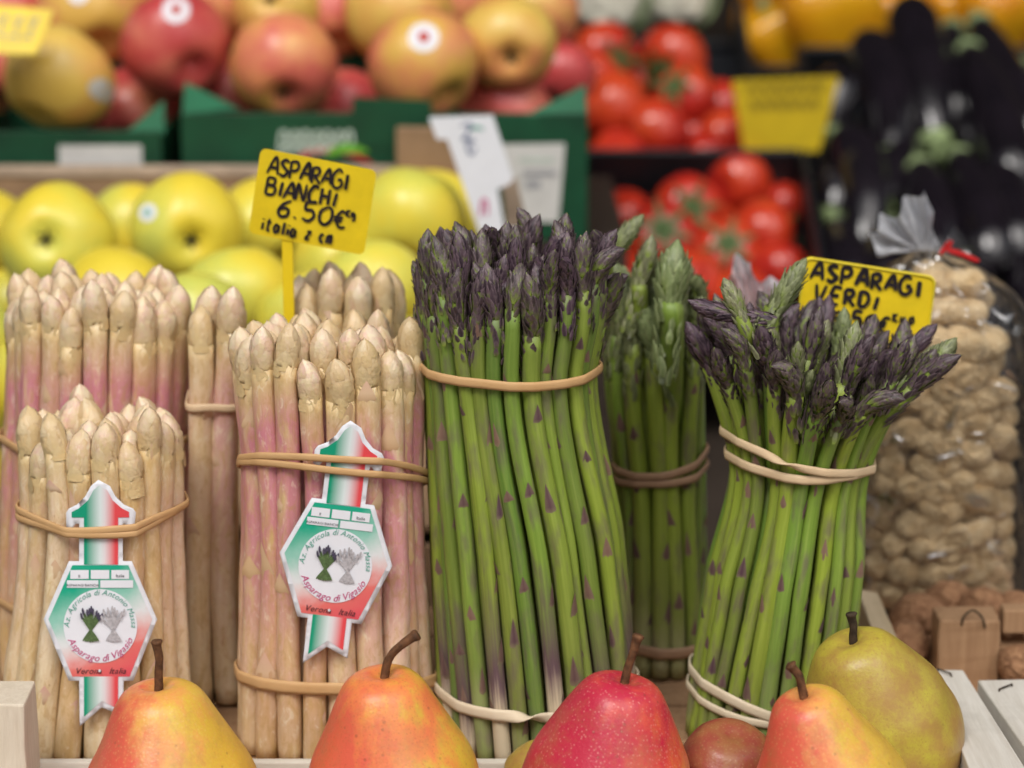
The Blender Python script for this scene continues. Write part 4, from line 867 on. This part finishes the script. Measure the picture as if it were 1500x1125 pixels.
zr = at(0, 352, .615).z; structure(build(MB().add(*box((-.55,.607,-.0749), (.085,.92,zr-.0005))), 'counter_riser', 'counter_wood', smooth=False))
# white plastic label strip
Tw = lambda x, y, o=0.0: at(x, y, .47-o)
ws = empty('label_strip', Tw(735, 350), 'white plastic label strip leaning against the brown cardboard flap', 'label')
poly = [(628,172),(722,169),(752,262),(746,270),(729,277),(742,352),(748,380),(716,380),(655,204),(640,204)]
P = [Tw(x, y) for x, y in poly]; n = len(P); build(MB().add(P+[p+Vector((0,.0012,0)) for p in P], [tuple(range(n)), tuple(range(2*n-1, n-1, -1))]+[(i, i+n, (i+1) % n+n, (i+1) % n) for i in range(n)]), 'strip', 'paper_white', ws, False)
mb = MB(); ribbon(mb, [(674,184),(690,182),(684,196),(678,204),(694,206),(684,214),(690,226),(698,216)], 4, Tw, .0005, 50); build(mb, 'handwriting', 'print_bluegrey', ws, False)
mb = MB(); ribbon(mb, [(690,190),(698,186),(708,190)], 4, Tw, .0006); build(mb, 'handwriting', 'print_teal', ws, False)
mb = MB(); ribbon(mb, [(704,318),(706,296),(712,294),(714,316)], 4, Tw, .0006); build(mb, 'handwriting', 'print_pink', ws, False)
p0, p1 = Tw(720,380), Tw(745,380); build(MB().add(*box((p0.x,.4701,.05), (p1.x,.4711,p0.z+.001))), 'stake', 'paper_white', ws, False)
p0 = Tw(762,330); build(MB().add(*slab([Tw(776,362), Tw(776,334), Tw(746,334), Tw(752,362)][::1], (0,-1,0), .0012)), 'strip_end', 'paper_white', ws, False)
# other price cards
r_, T = card('price_card', [(-60,2),(80,14),(52,80),(-60,76)], .57, .0012, 'cropped yellow price card resting on the orange yellow apple', rnd=6, rim=False, tiltY=.02)
mb = MB(); 
for x in (60, 84, 108): ribbon(mb, [(x,52),(x+14,56),(x+6,40),(x+16,38)], 3, T, .0005); ribbon(mb, [(x-4,24),(x+10,28),(x+16,22)], 3, T, .0006)
build(mb, 'handwriting', 'print_grey', r_, False)
r_, T = card('price_card', [(1072,118),(1230,112),(1200,222),(1090,222)], 1.00, .0015, 'blurred yellow price card between tomatoes and eggplants', rnd=5, rim=False, mats=('sign_dull','sign_rim'), stick=((1142,215),(1142,420),.005))
mb = MB()
for j, y in enumerate((84, 60)):
    for k in range(6): x = 20+k*20; ribbon(mb, [(x,y),(x+6,y+16),(x+12,y+2),(x+16,y+14)], 5, T, .0006+k*.00005)
build(mb, 'handwriting', 'sign_olive', r_, False)

# ------------------------------------------------------------------ tilted black crates
def tilted_crate(label, x0, x1, Y0, Z0, Y1, Z1, h, th=.006, group='black plastic produce crates', rim_h=None):
    d = Vector((0, Y1-Y0, Z1-Z0)); L = d.length; d.normalize(); n = Vector((0, -d.z, d.y)); O = Vector((0, Y0, Z0)); F = lambda x, s, u: O+Vector((x,0,0))+d*s+n*u
    root = empty('produce_crate', F((x0+x1)/2, L/2, 0), label, 'crate', group)
    def bx(xa, xb, sa, sb, ua, ub, nm, bv=.004):
        v = [F(x, s, u) for u in (ua, ub) for x, s in ((xa,sa),(xb,sa),(xb,sb),(xa,sb))]; bevel(build(MB().add(v, HEXF), nm, 'black_plastic', root, False), bv, 3)
    bx(x0, x1, 0, L, -.004, 0, 'floor_panel', .001); h2 = rim_h or h
    bx(x0, x0+th, 0, L, .0005, h, 'side_wall'); bx(x1-th, x1, 0, L, .0005, h, 'side_wall'); bx(x0+th+.0005, x1-th-.0005, 0, th, .0005, h*.8, 'end_wall'); bx(x0+th+.0005, x1-th-.0005, L-th, L, .0005, h2, 'end_wall')
    for xx in (x0+.012, x1-.03):
        for sy in (.02, L-.03):
            q = F(xx, sy, -.0045); build(MB().add(*box((xx, q.y-.01, -.0748), (xx+.018, q.y+.01, q.z-.004))), 'foot', 'black_plastic', root, False)
    return root, F, n
xa = at(845,300,.95).x
tilted_crate('lower black crate of tomatoes beside the green box', xa, at(1190,300,.93).x, .80, -.015, 1.01, .085, .07)
tilted_crate('upper black crate of tomatoes, set behind the lower one', xa, at(1100,100,1.14).x, 1.035, .088, 1.26, .205, .06, rim_h=.012)
tilted_crate('long black crate of eggplants behind the peanut bag', at(1205,200,1.05).x, at(1640,200,1.05).x, .80, -.045, 1.30, .165, .045)
tilted_crate('black crate of yellow peppers at the back', at(1085,40,1.40).x, at(1600,40,1.40).x, 1.325, .150, 1.48, .19, .04)

TOMB, _tv, _tf = apple_mesh(2, dim=.16, tall=.86, lob=.02); TOM = TOMB.mesh('body', 'tomato_skin'); TCAL = calyx_mb(6, .34, .85, .10).mesh('calyx', 'tomato_green')
def tomato(px, py, wp, Y, cal=None):
    c = at(px, py, Y); R = wp/2/ppm(c); root = empty('tomato', c, ('red tomato in the %s black tomato crate' if not cal else 'red tomato with green calyx turned outward in the %s black tomato crate') % ('lower' if Y < 1.01 else 'upper'), 'tomato', 'tomatoes in the black crates')
    d = view_dir(*cal) if cal else Vector((random.uniform(-1,1), random.uniform(0,1), random.uniform(-1,.3))).normalized()
    rot = d.to_track_quat('Z', 'Y').to_matrix().to_4x4() @ Matrix.Rotation(random.random()*6, 4, 'Z')
    o = link('body', TOM, root); o.matrix_local = rot @ Matrix.Scale(R, 4); k = link('calyx', TCAL, root); k.matrix_local = rot @ Matrix.Translation((0,0,R*.78)) @ Matrix.Scale(R, 4)
for a in ((884,84,104,1.14,(.45,.25)),(986,86,104,1.15,(-.5,.5)),(868,118,92,1.10),(893,152,106,1.085),(965,188,100,1.06),(1004,140,92,1.10,(-.5,-.3)),(1052,155,82,1.12),(905,232,96,1.045),(970,258,90,1.04),(1062,200,82,1.07),(1030,232,84,1.06),
          (1080,266,100,.99),(1006,308,106,.955,(.1,.0)),(966,352,116,.92,(.05,-.3)),(1114,345,104,.93),(912,318,92,.96),(1064,372,104,.915,(.0,-.35)),(862,372,104,.91),(1140,402,96,.90),(1010,415,110,.87),(905,415,110,.87),(1085,440,105,.86),(1150,300,70,.985),(860,300,80,1.0),(940,120,90,1.17),(1040,330,90,.98),(1010,200,84,1.10),(860,190,84,1.11)): tomato(*a)

def eggplant(p0, p1, Y0, Y1, wp, capend, label=None):
    label = label or ('glossy dark eggplant with its green cap pointing down the slope' if capend else 'glossy dark eggplant with its cap up the slope')
    a = at(*p0, Y0); b = at(*p1, Y1); R = wp/2/ppm(a); root = empty('eggplant', (a+b)/2, label, 'eggplant', 'eggplants in the long crate')
    n = 22; side = Vector((random.uniform(-.012,.012), 0, random.uniform(0,.01))); Q = [a.lerp(b, k/(n-1))+side*math.sin(math.pi*k/(n-1)) for k in range(n)]
    u = np.linspace(0, 1, n); rad = R*np.interp(u, [0,.02,.07,.18,.4,.7,.88,.97,1], [.08,.35,.68,.95,1,.85,.62,.42,.36])
    if capend == 0: Q = Q[::-1]
    v, f, _ = tube(Q, list(rad), 20); build(MB().add(v, f), 'body', 'eggplant_skin', root)
    E = Q[-1]; d = (Q[-1]-Q[-4]).normalized(); mb = MB(); v, f, _ = tube([E-d*R*.35, E-d*R*.1, E+d*R*.05, E+d*R*.1, E+d*R*.5], [R*.55, R*.47, R*.33, R*.16, R*.14], 12, ell=lambda i, aa: 1+(.10*math.cos(5*aa) if i == 0 else 0)); build(MB().add(v, f), 'cap', 'eggplant_cap', root)
for a in (((1330,0),(1372,215),1.22,1.06,86,1),((1262,52),(1300,240),1.19,1.03,82,1),((1416,70),(1492,300),1.17,.99,84,0),((1432,30),(1530,230),1.23,1.06,84,0),((1232,190),(1262,375),1.05,.93,80,1),((1318,200),(1285,310),1.09,.98,86,1),((1400,225),(1452,400),1.04,.90,80,0),((1478,330),(1530,520),.97,.86,84,0),((1345,240),(1350,420),1.02,.89,88,0),((1240,120),(1214,200),1.11,1.07,72,1),((1395,40),(1400,200),1.22,1.10,80,0),((1300,330),(1290,480),.96,.86,84,0),((1500,100),(1560,260),1.18,1.05,90,0),((1210,250),(1216,318),1.02,.975,64,1),((1420,380),(1425,500),.92,.86,84,0),((1355,90),(1440,250),1.20,1.08,80,0),((1475,230),(1500,400),1.05,.92,84,0),((1225,330),(1255,450),.97,.87,80,0),((1280,120),(1330,260),1.16,1.06,80,0)): eggplant(*a)
def pepper(px, py, wp, Y, tall=1.1, lab='shiny yellow pepper at the back, above the eggplants and crates'):
    c = at(px, py, Y); R = wp*.68/ppm(c); root = empty('pepper', c, lab, 'pepper', 'yellow peppers at the back'); s = random.random()*6
    prof = smooth_prof([(-1.1*tall,.1),(-1.08*tall,.4),(-.9*tall,.72),(-.3*tall,.88),(.4*tall,1.0),(.8*tall,.86),(.95*tall,.5),(.85*tall,.12)], 22)
    v, f = revolve(prof, 32, lambda p, u, a: Vector((p.x*(1+.10*math.cos(4*a+s)), p.y*(1+.10*math.cos(4*a+s)), p.z)))
    rot = Matrix.Rotation(random.uniform(-.5,.5), 4, 'Y') @ Matrix.Rotation(random.uniform(.1,.7), 4, 'X')
    o = link('body', MB().add(v, f).mesh('body', 'pepper_skin'), root); o.matrix_local = rot @ Matrix.Scale(R, 4)
    v, f, _ = tube([(0,0,.78*tall),(.02,0,1.0*tall),(.1,0,1.25*tall)], [.2,.14,.12], 8); k = link('stem', MB().add(v, f).mesh('stem', 'eggplant_cap'), root); k.matrix_local = rot @ Matrix.Scale(R, 4)
for a in ((1218,34,120,1.36),(1140,62,80,1.37),(1292,20,100,1.40),(1450,28,110,1.39),(1390,10,100,1.42),(1520,30,110,1.40),(1150,0,100,1.43),(1340,-10,100,1.44),(1250,-30,110,1.44),(1480,-20,100,1.44)): pepper(*a)
# cauliflower
def cauliflower(px, py, wp, Y, label):
    c = at(px, py, Y); R = wp/2/ppm(c); root = empty('cauliflower', c, label, 'cauliflower', 'cauliflowers at the back'); mb = MB(); rn = random.Random(int(px))
    ico = bpy.data.meshes.new('ico'); import bmesh; bm = bmesh.new(); bmesh.ops.create_icosphere(bm, subdivisions=2, radius=1); V = [v_.co.copy() for v_ in bm.verts]; Fc = [tuple(q.index for q in ff.verts) for ff in bm.faces]; bm.free(); bpy.data.meshes.remove(ico)
    for i in range(60):
        z = 1-2*(i+.5)/60*.75; a = i*2.39996; r_ = math.sqrt(max(0, 1-z*z)); d = Vector((r_*math.cos(a), r_*math.sin(a), z)); s = rn.uniform(.18, .27)
        mb.add([c+(d*.72+p*s*(1+.12*mnoise.noise(p*4+d*9)))*R for p in V], Fc)
    build(mb, 'curd', 'cauliflower_curd', root)
    for k in range(8):
        a = k*.785+rn.uniform(-.2,.2); v = []; f = []
        if math.sin(a) < -.55: continue
        for i in range(8):
            u = i/7; el = -1.2+u*1.9; rr_ = R*(.85+.28*u); w_ = R*.5*math.sin(math.pi*(.12+.8*u))
            for s_ in (-1,-.5,0,.5,1):
                cc = Vector((math.cos(a), math.sin(a), 0)); tt = Vector((-math.sin(a), math.cos(a), 0)); v.append(c+cc*rr_*math.cos(el)+Vector((0,0,1))*rr_*math.sin(el)+tt*w_*s_+cc*(.04*R*math.sin(s_*9+i)))
        for i in range(7):
            for j in range(4): f.append((i*5+j, i*5+j+1, i*5+j+6, i*5+j+5))
        o = build(MB().add(v, f), 'leaf', 'cauliflower_leaf', root); m = o.modifiers.new('t', 'SOLIDIFY'); m.thickness = .002
cauliflower(872, 0, 150, 1.36, 'white cauliflower with green leaves behind the tomatoes'); cauliflower(985, 0, 120, 1.40, 'cauliflower mostly hidden by pale leaves beside the black crate')
structure(build(MB().add(*box((at(700,0,1.36).x,1.28,-.0749), (at(1080,40,1.3).x,1.48,.165))), 'counter_riser', 'counter_wood', smooth=False))

# ================================================================== PEANUTS, BAG, WALNUTS
bcx = (at(1262,640,.185).x+at(1494,640,.185).x)/2; bw = (at(1494,640,.185).x-at(1262,640,.185).x)/2; bd = .034; BY = .187; ztop = at(1380,385,.185).z
def relax(n, r, half, seed):
    g = np.random.default_rng(seed); c = np.stack([g.uniform(-bw*.8, bw*.8, n), g.uniform(-bd*.7, bd*.7, n), np.linspace(.012, ztop*2.0, n)], 1); d = g.normal(size=(n, 3)); d[:, 2] *= .5; d[:, 1] *= .35; d /= np.linalg.norm(d, axis=1)[:, None]
    A = c-d*half; Bq = c+d*half; X = np.concatenate([A, Bq]); R = np.full(2*n, r); idx = np.arange(2*n); same = (idx[:, None] % n) == (idx[None, :] % n)
    for it in range(700):
        X[:, 2] -= .0007 if it < 420 else .00005
        D = X[:, None]-X[None]; dist = np.linalg.norm(D, axis=2)+1e-9; ov = np.clip((R[:, None]+R[None])-dist, 0, None); ov[same] = 0
        X += .40*(D/dist[..., None]*ov[..., None]).sum(1)
        e = X[n:]-X[:n]; l = np.linalg.norm(e, axis=1)[:, None]+1e-9; m = (X[n:]+X[:n])/2; e[:, 1] *= .93; e[:, 2] *= .97; l = np.linalg.norm(e, axis=1)[:, None]+1e-9; X[:n] = m-e/l*half; X[n:] = m+e/l*half
        X[:, 2] = np.maximum(X[:, 2], r+.002)
        wz = 1-np.clip((X[:, 2]-ztop*.80)/(ztop*.5), 0, .5)
        q = ((np.abs(X[:, 0])+r)/(bw*wz))**3+((np.abs(X[:, 1])+r)/(bd*wz))**3; k = np.where(q > 1, q**(-1/3), 1)
        X[:, 0] *= k; X[:, 1] *= k
    return X[:n], X[n:]
NP = 126; PA, PB = relax(NP, .0084, .0135, 11)
def peanut_mesh(seed, two=True):
    rn = random.Random(seed); ks = [(-1.85,.05),(-1.82,.3),(-1.6,.72),(-1.1,.98),(-.5,.92),(0,.77),(.5,.94),(1.1,1.02),(1.6,.74),(1.84,.34),(1.95,.06)] 
    prof = smooth_prof(ks, 30); 
    def fn(p, u, a):
        k = 1+.035*math.cos(10*a)*math.cos(p.z*7)+mnoise.noise(p*1.3+Vector((seed*7,0,0)))*.10; return Vector((p.x*k+.12*math.sin(p.z*.9+seed), p.y*k, p.z*(1+.0*u)))
    v, f = revolve(prof, 24, fn); return MB().add(v, f).mesh('peanut', 'peanut_shell')
PNM = [peanut_mesh(i) for i in range(6)]
for i in range(NP):
    a, b = Vector(PA[i]), Vector(PB[i]); c = (a+b)/2+Vector((bcx, BY, 0)); d = (b-a).normalized(); o = link('peanut', PNM[i % 6], None, c)
    o.rotation_mode = 'QUATERNION'; o.rotation_quaternion = d.to_track_quat('Z', 'Y') @ Matrix.Rotation(random.random()*6, 3, 'Z').to_quaternion(); s = .0086*random.uniform(.9, 1.06); o.scale = (s, s, s*random.uniform(1.25,1.45))
    tag(o, 'tan unshelled peanut inside the clear plastic bag', 'peanut', 'peanuts in the clear bag')
def plastic_bag(label, cx, cy, w_, d_, zt, neck, fan, mat, seed, zb=0.0):
    """body of a filled bag, gathered at neck (world point) and fanned out above it; fan: world points of the fan's edge"""
    root = empty('plastic_bag', (cx, cy, zb), label, 'bag'); v = []; f = []; n = 72; rows = 44
    for i in range(rows):
        u = i/(rows-1); z = zb+.001+u*(neck.z-zb); s = 1.0
        body_ = zt-zb
        if z > zb+body_*.8: t_ = min(1, (z-zb-body_*.8)/(neck.z-zb-body_*.8)); s = math.cos(t_*math.pi/2)**.75*.97+.03
        if u < .06: s = .86+.14*math.sin(u/.06*math.pi/2)
        mx = np.interp(s, [0,1], [neck.x, cx]) if z > zb+body_*.8 else cx; my = np.interp(s, [0,1], [neck.y, cy]) if z > zb+body_*.8 else cy
        for k in range(n):
            a = 2*math.pi*k/n; ca, sa = math.cos(a), math.sin(a); q = (abs(ca)**3+abs(sa)**3)**(-1/3)
            wr = 1+.05*mnoise.noise(Vector((ca*2.2+seed, sa*2.2, z*38)))+.03*mnoise.noise(Vector((ca*5+seed, sa*5, z*95)))+(1-s)*.3*math.sin(9*a+seed)
            v.append((mx+ca*q*w_*s*wr*1.06, my+sa*q*d_*s*wr*1.08, z))
    for i in range(rows-1):
        for k in range(n): k2 = (k+1) % n; f.append((i*n+k, i*n+k2, (i+1)*n+k2, (i+1)*n+k))
    f.append(tuple(range(n))[::-1]); o = build(MB().add(v, f), 'bag_body', mat, root)
    F = np.array([tuple(p) for p in fan]); m = 60; E = cr(F, np.linspace(0, len(F)-1, m)); v = []; f = []
    for i in range(14):
        u = i/13
        for k in range(m):
            c = neck.lerp(Vector(E[k]), u); ww = (k/(m-1)-.5)*.010*(1-u); fold = math.sin(k*.6+seed)*.009*u**.8+mnoise.noise(Vector((k*.2, u*4, seed)))*.006*u; v.append((c.x+ww, c.y+fold, c.z+.0015*u*math.sin(k*.6+seed+1)))
    for i in range(13):
        for k in range(m-1): f.append((i*m+k, i*m+k+1, (i+1)*m+k+1, (i+1)*m+k))
    build(MB().add(v, f), 'gathered_top', 'cloudy_film', root); return root
nk = at(1352,368,.187)
bag = plastic_bag('clear plastic bag full of peanuts tied with a red strip', bcx, BY, bw, bd, ztop+.004, nk, [at(x, y, .187) for x, y in ((1283,372),(1276,345),(1290,322),(1318,306),(1345,280),(1362,295),(1366,330),(1376,366))], 'clear_film', 3)
mb = MB(); Tt = lambda x, y, o=0.0: at(x, y, .172-o); ribbon(mb, [(1376,372),(1392,354),(1388,364),(1410,372),(1434,382)], 7, Tt, 0, 30); o = build(mb, 'red_strip', 'red_tie', bag, False); o.modifiers.new('t', 'SOLIDIFY').thickness = .0012
mb = MB(); P = [at(1378,370,.186), at(1398,330,.19), at(1412,345,.187), at(1424,378,.184)]; build(MB().add(P, [(0,1,2,3)]), 'loose_corner', 'clear_film', bag, False)
q = at(1135,800,.17); plastic_bag('cloudy plastic bag rising behind the flaring green bunch', q.x+.005, .17, .022, .018, at(1135,520,.17).z, at(1110,470,.17), [at(x, y, .17) for x, y in ((1060,452),(1068,420),(1072,385),(1095,378),(1105,402),(1135,412),(1165,400),(1190,405))], 'cloudy_film', 8)
def walnut(px, py, wp, Y):
    c = at(px, py, Y); R = wp/2/ppm(c); v, f = revolve(smooth_prof([(-1.1,.04),(-1.0,.4),(-.7,.8),(0,1),(.7,.82),(1.05,.45),(1.25,.05)], 24), 32, lambda p, u, a: p*(1+.07*mnoise.noise(p*3.2+Vector((px,0,0)))+.04*mnoise.noise(p*7)+.06*math.exp(-(math.sin(a)/.12)**2)))
    rot = Matrix.Rotation(random.uniform(.5,2), 4, 'X') @ Matrix.Rotation(random.random()*6, 4, 'Z'); o = link('walnut', MB().add(v, f).mesh('walnut', 'walnut_shell'), None, c); o.matrix_world = Matrix.Translation(c) @ rot @ Matrix.Scale(R, 4)
    tag(o, 'brown wrinkled walnut beside the rough crate corner', 'walnut', 'walnuts by the peanut bag')
for a in ((1345,912,88,.105),(1325,945,70,.075),(1370,950,80,.095),(1490,905,80,.11),(1440,900,80,.115),(1492,975,60,.045),(1390,890,80,.13)): walnut(*a)
